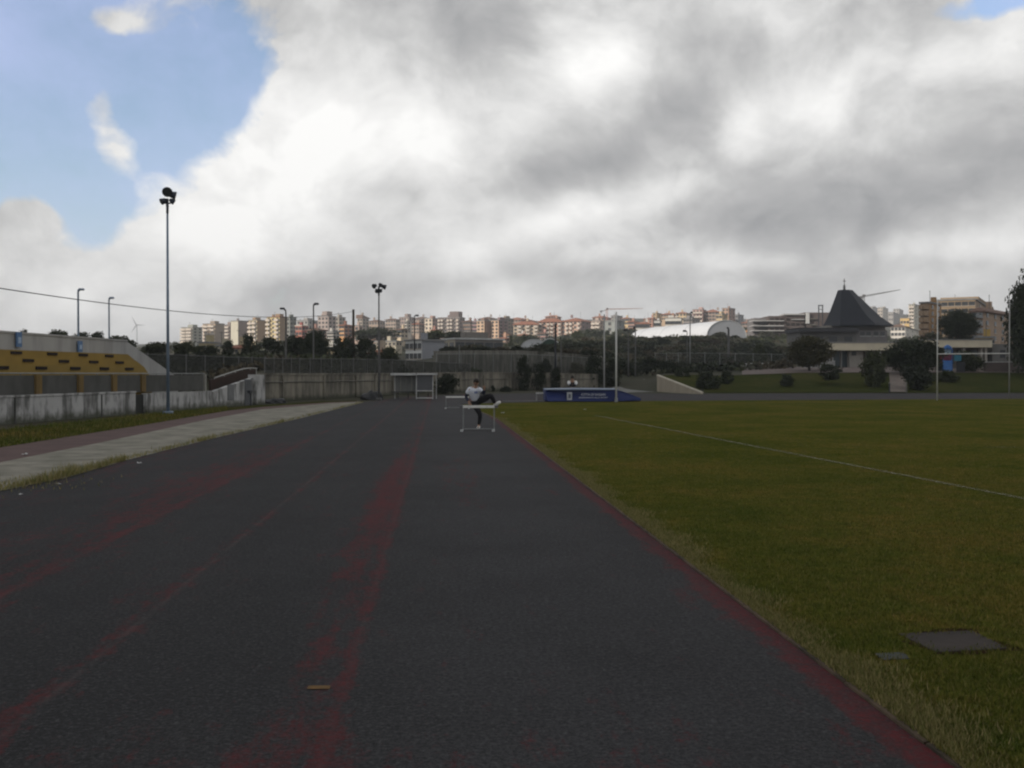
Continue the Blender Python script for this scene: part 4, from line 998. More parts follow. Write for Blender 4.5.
# ------------------------------------------------------------------ playground tower
g=P(954,372,97); gz=zt(g.x,g.y); root=empty('playground_tower',(g.x,g.y,gz),-math.atan2(g.x,g.y),'blue and red playground tower with a slide and domed roof behind the rugby posts','playground'); kk=97/F
def pg(name,px0,px1,y0,y1,m_,dep=.5,fw=0,par=None): 
    mb=MB(); z0=(H+(HZ-y1)*kk)-gz; z1=(H+(HZ-y0)*kk)-gz; mb.box(((px0+px1)/2*kk-954*kk,fw,(z0+z1)/2),((px1-px0)*kk,dep,z1-z0)); return mb.build(name,m_,par or root)
mb=MB(); z0=(H+(HZ-349.5)*kk)-gz; mb.tube([(-6*kk,0,z0),(-6*kk,0,z0+2.2*kk),(-6*kk,0,z0+4*kk),(-6*kk,0,z0+4.9*kk)],[4.4*kk,4.0*kk,2.4*kk,.3*kk],10); mb.build('domed_roof',m_blueplastic,root)
pg('cabin',945,951,349.5,353.5,M('pale_blue',(.30,.42,.52),(.24,.34,.44),3,.5),.5)
pg('platform_panel',943.5,952.5,354,361,M('purple_red',(.16,.03,.07),(.11,.022,.05),3,.5),.7)
for q in (943.8,952.2):
    for fw in (-.3,.3): pg('post',q-.5,q+.5,349.5,374,m_blueplastic,.1,fw)
pg('side_panel',936,943.3,355,362.5,m_red,.08,.0); pg('side_panel',954,960.5,355,361,m_teal,.08,.0)
mb=MB(); z0=(H+(HZ-361)*kk)-gz; mb.prism([(-10*kk,-.4,z0),(-2.5*kk,-.4,z0),(-2.0*kk,-1.5,.12),(-9.5*kk,-1.5,.12)],(0,.04,.05)); 
for q in (-10,-2.5): mb.prism([(q*kk,-.4,z0),(q*kk+.05,-.4,z0),(q*kk+.10,-1.5,.1),(q*kk+.05,-1.5,.1)],(0,0,.16))
mb.build('slide',m_blueplastic,root)
pg('ladder_side',956,964,362,372,m_dark,.08,.2); pg('base_panel',938,944,362.8,371,m_dark,.08,.15)

# ------------------------------------------------------------------ town buildings
def building(px0,pxm,px1,ytop,ybase,d,th,color,floors,bf,bs,label,roof='flat',side=None,balc=0,roofm=None,cat='apartment block',sidewin=True,pent=None,name='apartment_block',rh=None,winw=1.2,winh=1.35,wm=None,head=True,balm=None):
    th=R(th); u0,um,u1=px0-512,pxm-512,px1-512
    C=Vector((um/F*d,d,0))
    Lf=(C.x*F-u0*d)/(F*math.cos(th)+u0*math.sin(th))
    S=12.0 if px1-pxm<.5 else (u1*d-C.x*F)/(F*math.sin(th)-u1*math.cos(th))
    S=max(3.0,min(S,60))
    zt0=H+(HZ-ytop)/F*d; zb0=H+(HZ-ybase)/F*d
    gz=min(zt(C.x,C.y),zb0)-2.5
    root=empty(name,(C.x,C.y,gz),math.atan2(math.cos(th),math.sin(th)),label,cat,'buildings of the hillside town')
    Ht=zt0-gz; hb=zb0-gz
    wmf=wallmat(color); wms=wallmat(side or [q*.92 for q in color])  # darker side colours put the shade of right-hand faces into the paint
    rtop=Ht
    if roof=='hip':
        rh_=rh or min(Lf,S)*.16; rtop=Ht-rh_
    elif roof=='slant': rh_=rh or 2.0; rtop=Ht-rh_
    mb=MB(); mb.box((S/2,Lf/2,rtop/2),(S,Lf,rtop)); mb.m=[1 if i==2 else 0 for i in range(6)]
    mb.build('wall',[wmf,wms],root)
    mb=MB(); e=.55
    if roof=='hip':
        a=[(-e,-e,rtop+.003),(S+e,-e,rtop+.003),(S+e,Lf+e,rtop+.003),(-e,Lf+e,rtop+.003)]
        if Lf>S: r1,r2=(S/2,S/2,Ht),(S/2,Lf-S/2,Ht); q=[(a[0],a[1],r1),(a[1],a[2],r2,r1),(a[2],a[3],r2),(a[3],a[0],r1,r2)]
        else: r1,r2=(Lf/2,Lf/2,Ht),(S-Lf/2,Lf/2,Ht); q=[(a[0],a[1],r2,r1),(a[1],a[2],r2),(a[2],a[3],r1,r2),(a[3],a[0],r1)]
        for p in q: mb.face(p)
        mb.face(a[::-1]); mb.prism([(p[0],p[1],rtop-.25) for p in a],(0,0,.25)); rr=mb.build('roof',roofm or m_terracotta,root)
    elif roof=='slant':
        mb.prism([(-e,-e,rtop+.003),(-e,-e,Ht),(S+e,-e,rtop+.25),(S+e,-e,rtop+.003)],(0,Lf+2*e,0)); rr=mb.build('roof',roofm or m_brownroof,root)
    else:
        mb.box((S/2,Lf/2,Ht+.15),(S+.5,Lf+.5,.3)); rr=mb.build('roof',roofm or m_flatroof,root)
        k=rnd.uniform(.25,.7); mb=MB()
        head=head and rnd.random()<.45
        if head: mb.box((S*.5,Lf*k,Ht+.3+.6),(min(5,S*.5),min(6,Lf*.35),1.2)); (mb.build('stair_head',wms,rr) if head else None)
    mb=MB(); k=rnd.uniform(.2,.8); mb.box((S*rnd.uniform(.3,.6),Lf*k,Ht+.7),(.8,.9,1.4)); mb.build('chimney',wms,rr)
    mb=MB(); ax,ay=S*.3,Lf*rnd.uniform(.2,.8); mb.tube([(ax,ay,Ht-.2),(ax,ay,Ht+2.6)],.05,5); mb.tube([(ax-.5,ay,Ht+2.4),(ax+.5,ay,Ht+2.4)],.04,5); mb.build('antenna',m_greypole,rr)
    if pent:
        a_,b_,hh_=pent; mb=MB(); mb.box((S/2,Lf*(a_+b_)/2,Ht+.3+hh_/2),(S*.7,Lf*(b_-a_),hh_)); mb.build('penthouse',wallmat([q*.75 for q in color]),root)
    fh=(rtop-hb)/floors; g_=wm or m_glass
    wmb=MB(); wmb.box((0,0,0),(.12,winw,min(winh,fh*.55))); wmb.box((-.05,0,-min(winh,fh*.55)/2-.06),(.22,winw+.3,.1),0,1); wme=wmb.mesh('window',[g_,m_balc])
    bw=Lf/bf if bf else 1
    if balc:
        bb=MB(); bwid=bw*(.92 if balc!=3 else .7); bb.box((-.55,0,.06),(1.1,bwid,.14)); bb.box((-1.06,0,.52),(.10,bwid,.86)); bb.box((-.55,bwid/2-.05,.52),(1.0,.08,.84)); bb.box((-.55,-bwid/2+.05,.52),(1.0,.08,.84)); bme=bb.mesh('balcony',balm or m_balc)
        dm=MB(); dm.box((0,0,0),(.12,min(2.0,bw*.55),min(2.1,fh*.72))); dme=dm.mesh('window',g_)
    cnt=0
    for i in range(floors):
        zc=hb+fh*(i+.5)
        for j in range(bf):
            yc=bw*(j+.5)
            isb = balc==1 or (balc==2 and j%2==0) or (balc==3 and j%3!=1)
            if isb:
                o=link('window',dme,root); o.location=(-.03,yc,zc-.1)
                o=link('balcony',bme,root); o.location=(0,yc,hb+fh*i+.05)
            else:
                o=link('window',wme,root); o.location=(-.03,yc,zc)
        if sidewin and bs:
            sw=S/bs
            for j in range(bs):
                o=link('window',wme,root); o.location=(sw*(j+.5),-.03,zc); o.rotation_euler=(0,0,R(90))
    return root
cream=(.58,.51,.40); paleg=(.46,.44,.38); tan_=(.46,.36,.25); ochre=(.46,.30,.15); pink=(.50,.35,.29); taupe=(.30,.23,.20); brownc=(.30,.20,.14); white_=(.66,.65,.62); grey_=(.33,.33,.33); red_=(.42,.16,.12); yell=(.62,.45,.14); rose=(.52,.30,.26); peach=(.64,.46,.32)
# left group
building(181.5,193,202.5,327.5,343,470,32,paleg,5,2,2,'leftmost pale grey-green balconied block beside the tall left floodlight mast',balc=1,side=(.36,.37,.33))
building(203,215.5,224.5,323.8,342,480,32,(.50,.38,.28),5,2,1,'tan block with white balconies and flat brown shade-toned side wall second from the left mast',balc=1,side=(.33,.27,.22),sidewin=False)
building(222.5,230,233,325,342,500,30,taupe,5,1,1,'narrow taupe block with white balconies between the tan block and the cream tower',balc=1)
building(231,238.3,249.5,321,343,470,35,(.58,.55,.45),6,0,1,'blank cream tower with a taupe shade-toned side wall rising above the pale yellow houses',side=(.27,.23,.22),sidewin=False)
building(249,257.2,267.5,320.3,341,465,35,(.62,.52,.36),5,2,1,'cream balconied block with an orange brown shade-toned side right of the blank cream tower',balc=1,side=(.36,.25,.16),sidewin=False)
building(267,279.8,287.3,317,342,450,33,(.64,.52,.28),6,3,1,'yellow balconied block with a brown shade-toned side and red roof edge by the left-turned street lamp',balc=2,side=(.30,.21,.13),roofm=m_terracotta,sidewin=False)
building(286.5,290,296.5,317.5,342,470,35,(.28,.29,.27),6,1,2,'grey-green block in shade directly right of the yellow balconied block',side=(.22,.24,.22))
building(295.5,302,308.5,326,336,360,30,red_,2,2,2,'small red house with a pale roof terrace below the slim lamp',roofm=m_balc,side=(.34,.10,.09),cat='house',name='house')
building(297,308,318,320.5,333,520,25,(.40,.38,.36),3,3,2,'grey-beige long block behind the small red house')
building(307,318,326.5,327.5,338,350,28,(.34,.20,.17),2,3,2,'brownish pink low house behind the dark trees right of the slim lamp',roof='hip',roofm=m_brownroof,cat='house',name='house')
building(318,328.5,336,316.5,341,460,30,(.46,.38,.35),6,3,2,'tall pinkish grey block with a stepped top left of the utility pole',pent=(.25,.7,2.2))
building(335,339,345.5,317.5,340,480,32,(.40,.36,.31),6,1,2,'beige grey block with a square top joined to the tall pinkish grey block')
building(327.5,333,339.5,332,341,330,25,(.56,.54,.50),3,3,2,'low white house with rows of small windows in front of the tall pinkish grey block',roof='flat',cat='house',name='house')
building(339.5,344.3,352.5,324,337,400,35,(.66,.36,.17),3,2,2,'bright orange house with a red-brown shade-toned side just left of the utility pole',side=(.30,.14,.10),roof='hip',cat='house',name='house')
building(354.5,359,360,326,341,390,20,(.56,.42,.36),3,1,1,'narrow pale pink house just right of the utility pole',cat='house',name='house')
# centre left
building(357.5,362.5,369,314.8,331,560,34,(.40,.34,.28),4,2,2,'beige block with a slanting brown roof above the broad umbrella tree',roof='slant')
building(369,380,385,319.5,330,580,25,(.38,.29,.23),2,4,2,'brown low block on the skyline left of the dark floodlight mast',roof='hip',roofm=m_brownroof)
building(385.5,396,400,318.3,330,600,25,(.42,.33,.27),3,4,2,'tan block on the skyline right of the dark floodlight mast',roof='hip',roofm=m_brownroof)
building(399,409,414,317.3,328,640,25,(.40,.31,.28),3,4,2,'pinkish brown skyline block left of the twin-headed lamp',roof='flat',pent=(.2,.5,2))
building(414,424,431,316.2,327,650,28,(.34,.27,.24),3,4,2,'dark brown skyline block right of the twin-headed lamp',roof='hip',roofm=m_brownroof)
building(397,401,408,328.5,338,360,28,(.60,.50,.37),2,2,2,'pale gabled house at the right end of the umbrella tree',roof='hip',roofm=m_brownroof,cat='house',name='house')
building(405,407,411.5,321.5,333,480,30,(.66,.60,.52),4,1,1,'narrow whitish twin tower house left of the twin-headed lamp',cat='house',name='house')
building(411,419,424,322.5,334,500,25,(.42,.32,.25),3,3,2,'tan house with small windows behind the twin-headed lamp',roof='hip',cat='house',name='house')
building(424.8,432.3,438,318.5,330,520,30,(.72,.62,.50),3,2,2,'bright cream block with a pink shade-toned side on the skyline',side=(.40,.26,.22))
building(431,435,440,329,334,430,30,(.44,.24,.20),1,3,2,'low reddish house below the bright cream block',roof='hip',cat='house',name='house')
building(438,459.5,465,317.6,336,500,22,(.27,.22,.21),5,7,2,'wide dark grey-brown block with a grey penthouse box on its roof',pent=(.08,.5,2.9),balc=3)
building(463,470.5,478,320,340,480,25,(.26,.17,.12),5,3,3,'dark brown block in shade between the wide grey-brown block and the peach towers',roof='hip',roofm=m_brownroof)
building(472.5,476.5,478.5,321.5,340,450,20,(.40,.24,.25),5,2,1,'narrow mauve block left of the first peach tower')
building(476.8,484.3,491.5,321,341,430,38,peach,6,2,2,'first sunlit peach tower with a dark shade-toned side wall',side=(.26,.17,.14),sidewin=False)
building(491,498.6,508,320.5,341,430,38,(.68,.48,.34),6,2,2,'second sunlit peach tower with a purple-brown shade-toned side wall',side=(.24,.17,.17))
building(478,490,500,316.3,324,640,30,(.33,.26,.22),2,4,3,'brown roofed block on the skyline behind the two peach towers',roof='hip',roofm=m_brownroof)
building(499,505,513.5,318.5,336,520,32,(.29,.23,.17),5,2,3,'olive brown block between the peach towers and the long pink apartments',roof='flat')
building(500,505.5,509.5,337,345,320,28,(.50,.32,.24),2,2,1,'small pinkish house below the second peach tower',roof='hip',cat='house',name='house')
# long apartments
building(506,521,536,316.8,328,600,25,(.36,.24,.19),3,5,4,'red-brown roofed block on the skyline behind the pale balconied apartments',roof='hip')
building(513.5,538,540.5,320.8,342,470,12,(.58,.48,.37),5,6,1,'pale balconied apartment block with a red roof left of the dark pole lamp',roof='hip',balc=2,rh=1.6)
building(538.5,561.5,563.5,317.8,341,472,12,(.56,.36,.28),5,6,1,'middle pink balconied apartment block with red attic behind the dark green dome',roof='hip',balc=3,rh=1.8)
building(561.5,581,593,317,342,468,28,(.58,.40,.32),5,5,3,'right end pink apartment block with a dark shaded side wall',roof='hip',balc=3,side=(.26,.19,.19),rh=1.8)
building(545.5,556,561,314.6,322,620,25,(.42,.27,.2),2,4,2,'tan block peeping over the roof of the middle pink apartments',roof='hip')
building(591.5,600,604.5,321,340,455,26,(.55,.44,.38),5,2,2,'pale block with slanting balconies left of the rugby posts',balc=1)
building(592.5,604,611,315.2,324,620,25,(.42,.26,.18),2,4,3,'orange brown skyline block behind the rugby posts',roof='hip')
building(604,613,622,320.8,337,380,35,(.26,.28,.27),0,0,0,'plain windowless grey box building right of the rugby posts',cat='industrial building',name='industrial_building') if False else None
building(604.2,615,624.5,321,338,380,30,(.30,.32,.31),3,1,1,'plain grey box building between the rugby posts and the white hall',cat='industrial building',name='industrial_building')
building(611,617,622.5,315.8,325,650,28,(.36,.34,.33),3,2,2,'grey skyline block under the thin crane jib')
building(621.5,629,635,317,325,600,25,(.66,.50,.28),2,4,2,'sunny cream yellow skyline block left of the row of white houses',roof='hip',cat='house',name='house')
building(628,634,639.5,320.5,328,500,25,(.50,.30,.24),2,3,2,'small reddish house just left of the row of white houses',roof='hip',cat='house',name='house')
# white row houses
building(635.5,649,650.5,321.5,329,420,12,white_,1,3,1,'left white row house with one wide dark opening and a red tiled roof',roof='hip',rh=.8,winw=2.0,cat='house',name='house')
building(654,660,661.5,321,328,420,12,white_,1,2,1,'narrow middle house of the white row',cat='house',name='house',winw=1.5)
building(665,681,682.5,318.2,327,420,12,(.68,.66,.60),1,3,1,'right white row house with a large dark opening',cat='house',name='house',winw=2.2)
building(644,652.5,658,317.2,323,520,28,(.46,.26,.2),2,2,2,'reddish house above the gap of the white row',roof='hip',cat='house',name='house')
building(652.3,656.3,661.5,313.3,322,560,30,(.62,.46,.28),3,1,1,'small yellow tower house with a dark left side on the skyline',cat='house',name='house')
building(661,671.5,678,312.4,320,580,26,(.52,.38,.26),2,4,2,'ochre skyline house with a hipped roof left of the pale slim lamp',roof='hip',cat='house',name='house')
building(676,686,692,311.4,320,580,26,(.64,.50,.32),2,3,2,'sunny yellow cream house directly left of the top of the pale slim lamp',roof='hip',cat='house',name='house')
building(668,676,682,315.5,322,480,25,(.46,.26,.18),1,4,2,'low terracotta roofed house right behind the right white row house',roof='hip',rh=1.0,cat='house',name='house')
building(683,692,700,318.5,326,450,28,(.30,.28,.28),2,3,3,'grey house in shade between the white row and the hall roof',cat='house',name='house')
building(692.5,702.5,706,309.6,322,540,20,(.58,.38,.34),3,3,1,'pink and white striped balconied block right of the pale slim lamp',balc=1)
building(705.5,718,724,308.8,324,540,22,(.36,.28,.24),4,4,2,'brown block with a terracotta roof behind the white hall',roof='hip',rh=1.5)
building(716,722,727.5,314.5,324,440,32,(.62,.48,.30),2,2,1,'small cream house in front of the brown blocks behind the white hall',cat='house',name='house')
building(722,728.5,735,308.3,326,520,34,(.56,.36,.26),5,2,2,'reddish tall block with a lit left face above the arch of the white hall',side=(.30,.20,.17))
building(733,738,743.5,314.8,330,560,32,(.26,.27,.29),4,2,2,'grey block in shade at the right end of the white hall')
building(746.5,757,762.5,325.3,337,330,25,yell,2,3,1,'bright yellow house with an orange roof right of the white hall',roof='hip',roofm=M('orange_roof',(.42,.20,.07),(.34,.16,.06),1,.8),rh=2.0,cat='house',name='house')
building(742,748,753,321.5,330,520,28,(.34,.25,.22),2,2,2,'brownish house behind the bright yellow house',roof='hip',cat='house',name='house')
hp_=random.Random(21)
for i in range(34):
    px=hp_.uniform(300,745); d=hp_.choice([430,500,560,620,680]); w_=hp_.uniform(7,14); yb=HZ-(zt((px-512)/F*d,d)-H)/d*F; hh_=hp_.uniform(4,7)*500/d
    building(px-w_/2,px+w_*hp_.uniform(.0,.25),px+w_/2,yb-hh_,yb,d,hp_.uniform(22,36),hp_.choice([cream,tan_,pink,rose,peach,ochre,white_,brownc]),2,3,2,'small low house, one of many scattered on the upper slope of the town',roof=hp_.choice(['hip','hip','flat']),roofm=hp_.choice([m_terracotta,m_brownroof]),cat='house',name='hillside_house')
# mid white blocks
building(405.6,421.8,444.5,340.8,361,165,46,(.78,.79,.79),2,4,0,'white two-storey block with paired dark windows and a blank grey side above the shelter',side=(.30,.31,.34),cat='building',name='white_block',winw=.85,winh=1.0,head=False)
building(443,455,503,339.3,352,190,62,(.42,.38,.31),1,2,5,'long low tan building with a row of dark windows and a thin white roof',side=(.20,.185,.17),roofm=m_dirtywhite,cat='building',name='low_building',winw=1.8)
# little houses between the trees
building(199,207,212,343.2,352,180,25,(.50,.43,.27),1,2,1,'low yellowish house in front of the tan balconied block',cat='house',name='house',winw=.6,winh=.6)
building(217,221.5,224.5,346.5,355,170,25,(.50,.46,.36),1,1,1,'tiny cream shed between two dark bushes',cat='shed',name='shed',winw=.5,winh=.5)
building(231,238.5,242,344.5,355,170,25,(.55,.48,.33),1,2,1,'pale yellow house with a rounded top left of the first dark tree',roof='hip',rh=.5,cat='house',name='house',winw=.6,winh=.6)
building(372,379.5,383.5,349.5,360,150,25,(.50,.42,.33),1,2,1,'small orange and white house behind the dark floodlight mast',roof='hip',rh=.5,cat='house',name='house',winw=.6,winh=.6)
building(319,323.5,327,348.5,359,150,25,(.58,.46,.28),1,1,1,'little yellow hut glimpsed between the dark trees by the slim lamp',cat='shed',name='shed',winw=.5,winh=.5)
building(376,396,402,341.8,346,240,20,(.55,.50,.40),1,5,2,'low cream wall-like house under the umbrella tree',cat='house',name='house',winw=.7,winh=.6)
# right side
building(920,929,941,303.2,342,190,38,(.36,.25,.17),6,2,2,'tan balconied apartment block left of the dark umbrella-shaped tree at the right',balc=1,side=(.40,.25,.13),head=False,balm=wallmat((.36,.26,.18)))
building(934,975,998,299.8,342,215,30,(.40,.30,.20),6,6,3,'large ochre apartment block with a wide grey top storey behind the round dark tree',pent=(.02,.98,1.0),side=(.38,.29,.22),head=False)
building(972,983,1013,306.5,341,185,40,(.42,.30,.22),4,2,4,'pinkish apartment block with bluish glazed balconies right of the round dark tree',side=(.42,.31,.23),roof='hip',rh=.8,balc=2,balm=wallmat((.30,.31,.32)),roofm=m_brownroof,wm=M('bluish_glass',(.08,.11,.14),(.12,.15,.18),1,.3))
building(975,992,1004,338.2,345,150,25,(.50,.34,.10),1,4,2,'low orange-yellow building above the pale fascia at the right',cat='building',name='low_building')
building(890.5,905,919,323.5,342,440,28,(.74,.70,.64),3,4,3,'bright white sunlit house cluster right of the church',roof='hip',rh=1.2,roofm=m_brownroof,side=(.66,.62,.55),cat='house',name='house')
building(900,909,915,318.2,326,560,26,(.66,.46,.20),1,3,2,'yellow house peeking over the bright white house right of the church',cat='house',name='house')
building(908.5,914,921,304.5,326,560,34,(.56,.53,.44),6,2,2,'pale tower block with balconies left of the tan apartment block',balc=1)
building(866,872,879,306.8,320,900,30,(.40,.39,.38),3,2,2,'distant grey block touching the right slope of the church roof')
building(877.5,882.5,888,307.5,320,800,30,(.60,.56,.50),4,2,2,'distant whitish block with balconies right of the church roof',balc=1)
building(886,893,900,312.2,322,850,28,(.36,.34,.32),2,3,2,'distant low grey house on the ridge right of the church')
building(893,899,903,309,317,950,28,(.42,.40,.38),3,2,2,'farthest pale block on the ridge right of the church')

# construction site block
d=300; o0=P(770,340,d); o0.z=zt(o0.x,d)-1; root=empty('unfinished_building',o0,0,'dark unfinished concrete building with pale floor slabs left of the church','building')
m_dk=wallmat((.11,.09,.085)); m_sl=M('pale_slab',(.42,.42,.42),(.30,.30,.30),.3,.8)
for a_,b_,y0,y1 in ((768.5,784.5,316,345),(784,806,314.6,345),(804,834,312.5,345)): boxw(root,'frame_block',a_,b_,y0,y1,d,m_dk,o0,12)
boxw(root,'frame_block',754,769,318,345,d+3,wallmat((.17,.16,.16)),o0,9)
for y in (320.3,325.3,330.2): boxw(root,'slab',753,784,y,y+.9,d-1,m_sl,o0,5)
boxw(root,'slab',784,804.5,313.8,315,d-.8,m_sl,o0,5); boxw(root,'slab',792,804.5,319,319.8,d-.8,m_sl,o0,5)
boxw(root,'pier',806.3,809.3,312.8,323.5,d-1,m_dirtywhite,o0,2)
for i,a_ in enumerate((770,775,780,786,791,796,801)):
    for y in (317,322,327,332): boxw(root,'opening',a_,a_+3.4,y+1.2,y+3.6,d,m_open,o0,.3,.15)
for y in (318.5,324.5): boxw(root,'slab',810,817,y,y+.7,d-1,m_concrete2,o0,4)
d=240; o0=P(820,335,d); root=empty('scaffold_gantry',o0,0,'tall dark steel gantry frame standing left of the church roof','gantry')
mb=MB(); kk=d/F
for q in (818.5,822.3): mb.box(((q-820)*kk,0,7.5*kk),(.8*kk,.25,45*kk))
mb.box((.4*kk,0,(335-305.5)*kk),(5*kk,.3,.9*kk)); mb.box((.4*kk,0,(335-309.5)*kk),(4*kk,.3,.5*kk)); mb.build('frame',m_dark,root)

# sports hall: white barrel-vault membrane
def vault(name,label,A,B,wid,hgt,m_roof,m_end,ribs=0,zb=None,hip=False,seg=14):
    """A near end centre, B far end centre (ground), vault across"""
    root=empty(name,A,0,label,'sports hall'); d=(B-A); d.z=0; L_=d.length; e=d.normalized(); n_=Vector((-e.y,e.x,0))
    mb=MB(); st=[]
    for i in range(9):
        t=i/8; k=1.0 if not hip or t<.8 else math.sqrt(max(0,1-((t-.8)/.2)**2))*.75+.25
        st.append([(e*L_*t+n_*(wid/2*math.cos(math.pi*j/seg))*k+Vector((0,0,hgt*math.sin(math.pi*j/seg)*k))) for j in range(seg+1)])
    for a_,b_ in zip(st,st[1:]):
        for j in range(seg): mb.face([a_[j],a_[j+1],b_[j+1],b_[j]])
    mb.face(st[-1]); mb.build('roof',m_roof,root)
    mb=MB(); mb.face([p-e*.01 for p in st[0]]); mb.prism([p-e*.02 for p in (Vector(st[0][0]),Vector(st[0][-1]))]+[Vector(st[0][-1])-Vector((0,0,4))-e*.02,Vector(st[0][0])-Vector((0,0,4))-e*.02],-e*.1); mb.build('end_wall',m_end,root)
    mb=MB()
    for a_ in st[0:1]: mb.tube([p-e*.06 for p in a_],.10,5)
    mb.build('end_arch',m_dirtywhite,root)
    return root,e,n_
A=P(726.5,336,250); B=P(636,336,300)
hw=44*250/F
rt_,e_,n_=vault('sports_hall','long white barrel-roofed sports hall with an arched grey end',A,B,hw*1.02,(336-320.3)*250/F,m_pvc,m_pvcgrey,hip=True)
mb=MB()
for i in (2,4,6):
    L_=(B-A).length*i/8
    mb.tube([e_*L_+n_*(hw*.511*math.cos(math.pi*j/14))+Vector((0,0,(336-320.3)*250/F*1.006*math.sin(math.pi*j/14))) for j in range(15)],.06,5)
mb.build('membrane_seam',m_pvcgrey,rt_)
mb=MB(); q=e_*6.0; mb.box((q.x-n_.x*0-1.2,q.y-2.6,3.4),(.9,.5,.35)); mb.build('roof_vent',m_dark,rt_)
vault('dome_tent','low white dome tent in front of the pale balconied apartments',P(534,348,205),P(546,348,230),26*205/F,(348-339.5)*205/F,m_pvc,m_pvc)
vault('dome_tent','dark green dome tent overlapping the white dome tent',P(550,351,170),P(553,351,185),22*170/F,(351-338.8)*170/F,m_greenpvc,m_greenpvc)

# cranes
def crane(px,ymast,ybase,d,tip,back,label,mat_,r=.5):
    g=P(px,ybase,d); root=empty('tower_crane',g,0,label,'crane','tower cranes over the town'); kk=d/F
    mb=MB(); h=(ybase-ymast)*kk; 
    for sx_ in (-1,1):
        for sy_ in (-1,1): mb.tube([(sx_*r,sy_*r,-6),(sx_*r,sy_*r,h)],r*.22,4)
    nb=int(h/(2*r*1.6))
    for i in range(nb):
        z0=h*i/nb; z1=h*(i+1)/nb; s_=1 if i%2 else -1
        mb.tube([(-r*s_,-r,z0),(r*s_,-r,z1)],r*.16,4); mb.tube([(-r,-r*s_,z0),(-r,r*s_,z1)],r*.16,4)
    mb.build('mast',mat_,root)
    t0=Vector((0,0,h-r)); t1=Vector(((tip[0]-px)*kk,0,(ybase-tip[1])*kk)); mb=MB(); n_=max(6,int((t1-t0).length/3))
    up_=Vector((0,0,r*1.2))
    mb.tube([t0,t1],r*.25,4); mb.tube([t0+up_,t1],r*.25,4)
    for i in range(n_): 
        a_=t0.lerp(t1,i/n_); b_=(t0+up_).lerp(t1,(i+.5)/n_); mb.tube([a_,b_],r*.14,4); mb.tube([b_,t0.lerp(t1,(i+1)/n_)],r*.14,4)
    mb.build('jib',mat_,root)
    t2=Vector(((back[0]-px)*kk,0,(ybase-back[1])*kk)); mb=MB(); mb.tube([t0,t2],r*.4,4); mb.box(t2,(r*2.6,r*2,r*2.4)); mb.build('counterweight_arm',m_greypole,root)
    mb=MB(); mb.box((r*.4,0,h+.3*r),(r*2.2,r*2,r*2)); mb.build('cab',m_greypole,root)
crane(863,296,338,420,(900,289.8),(860,297.5),'grey luffing tower crane whose jib slants up right of the church roof',m_greypole,.45)
crane(606.8,309,330,560,(643,308.5),(601,311.5),'thin red and cream tower crane partly hidden by the rugby posts',M('faded_red_steel',(.40,.20,.17),(.34,.22,.18),.2,.7),.42)
# wind turbine above the terrace
g=P(137,345,900); root=empty('wind_turbine',g,0,'small distant grey wind turbine on the skyline behind the parapet','wind turbine'); kk=900/F
m_turb=M('turbine_grey',(.40,.42,.45),(.36,.38,.41),.1,.6)
mb=MB(); mb.tube([(0,0,-8),(0,0,(345-325)*kk)],[.55,.32],8); mb.build('tower',m_turb,root)
mb=MB(); mb.tube([(0,1.2,20*kk),(0,-1.4,20*kk)],[.7,.6],8); hb_=mb.build('nacelle',m_turb,root)
for an in (8,128,248):
    a_=R(an+14); mb=MB(); l_=9*kk; mb.tube([(0,-1.5,20*kk),(math.sin(a_+R(70))*l_*.25,-1.6,20*kk+math.cos(a_+R(70))*l_*.25),(math.sin(a_+R(70))*l_,-1.6,20*kk+math.cos(a_+R(70))*l_)],[.3,.55,.12],6); mb.build('blade',m_turb,root)

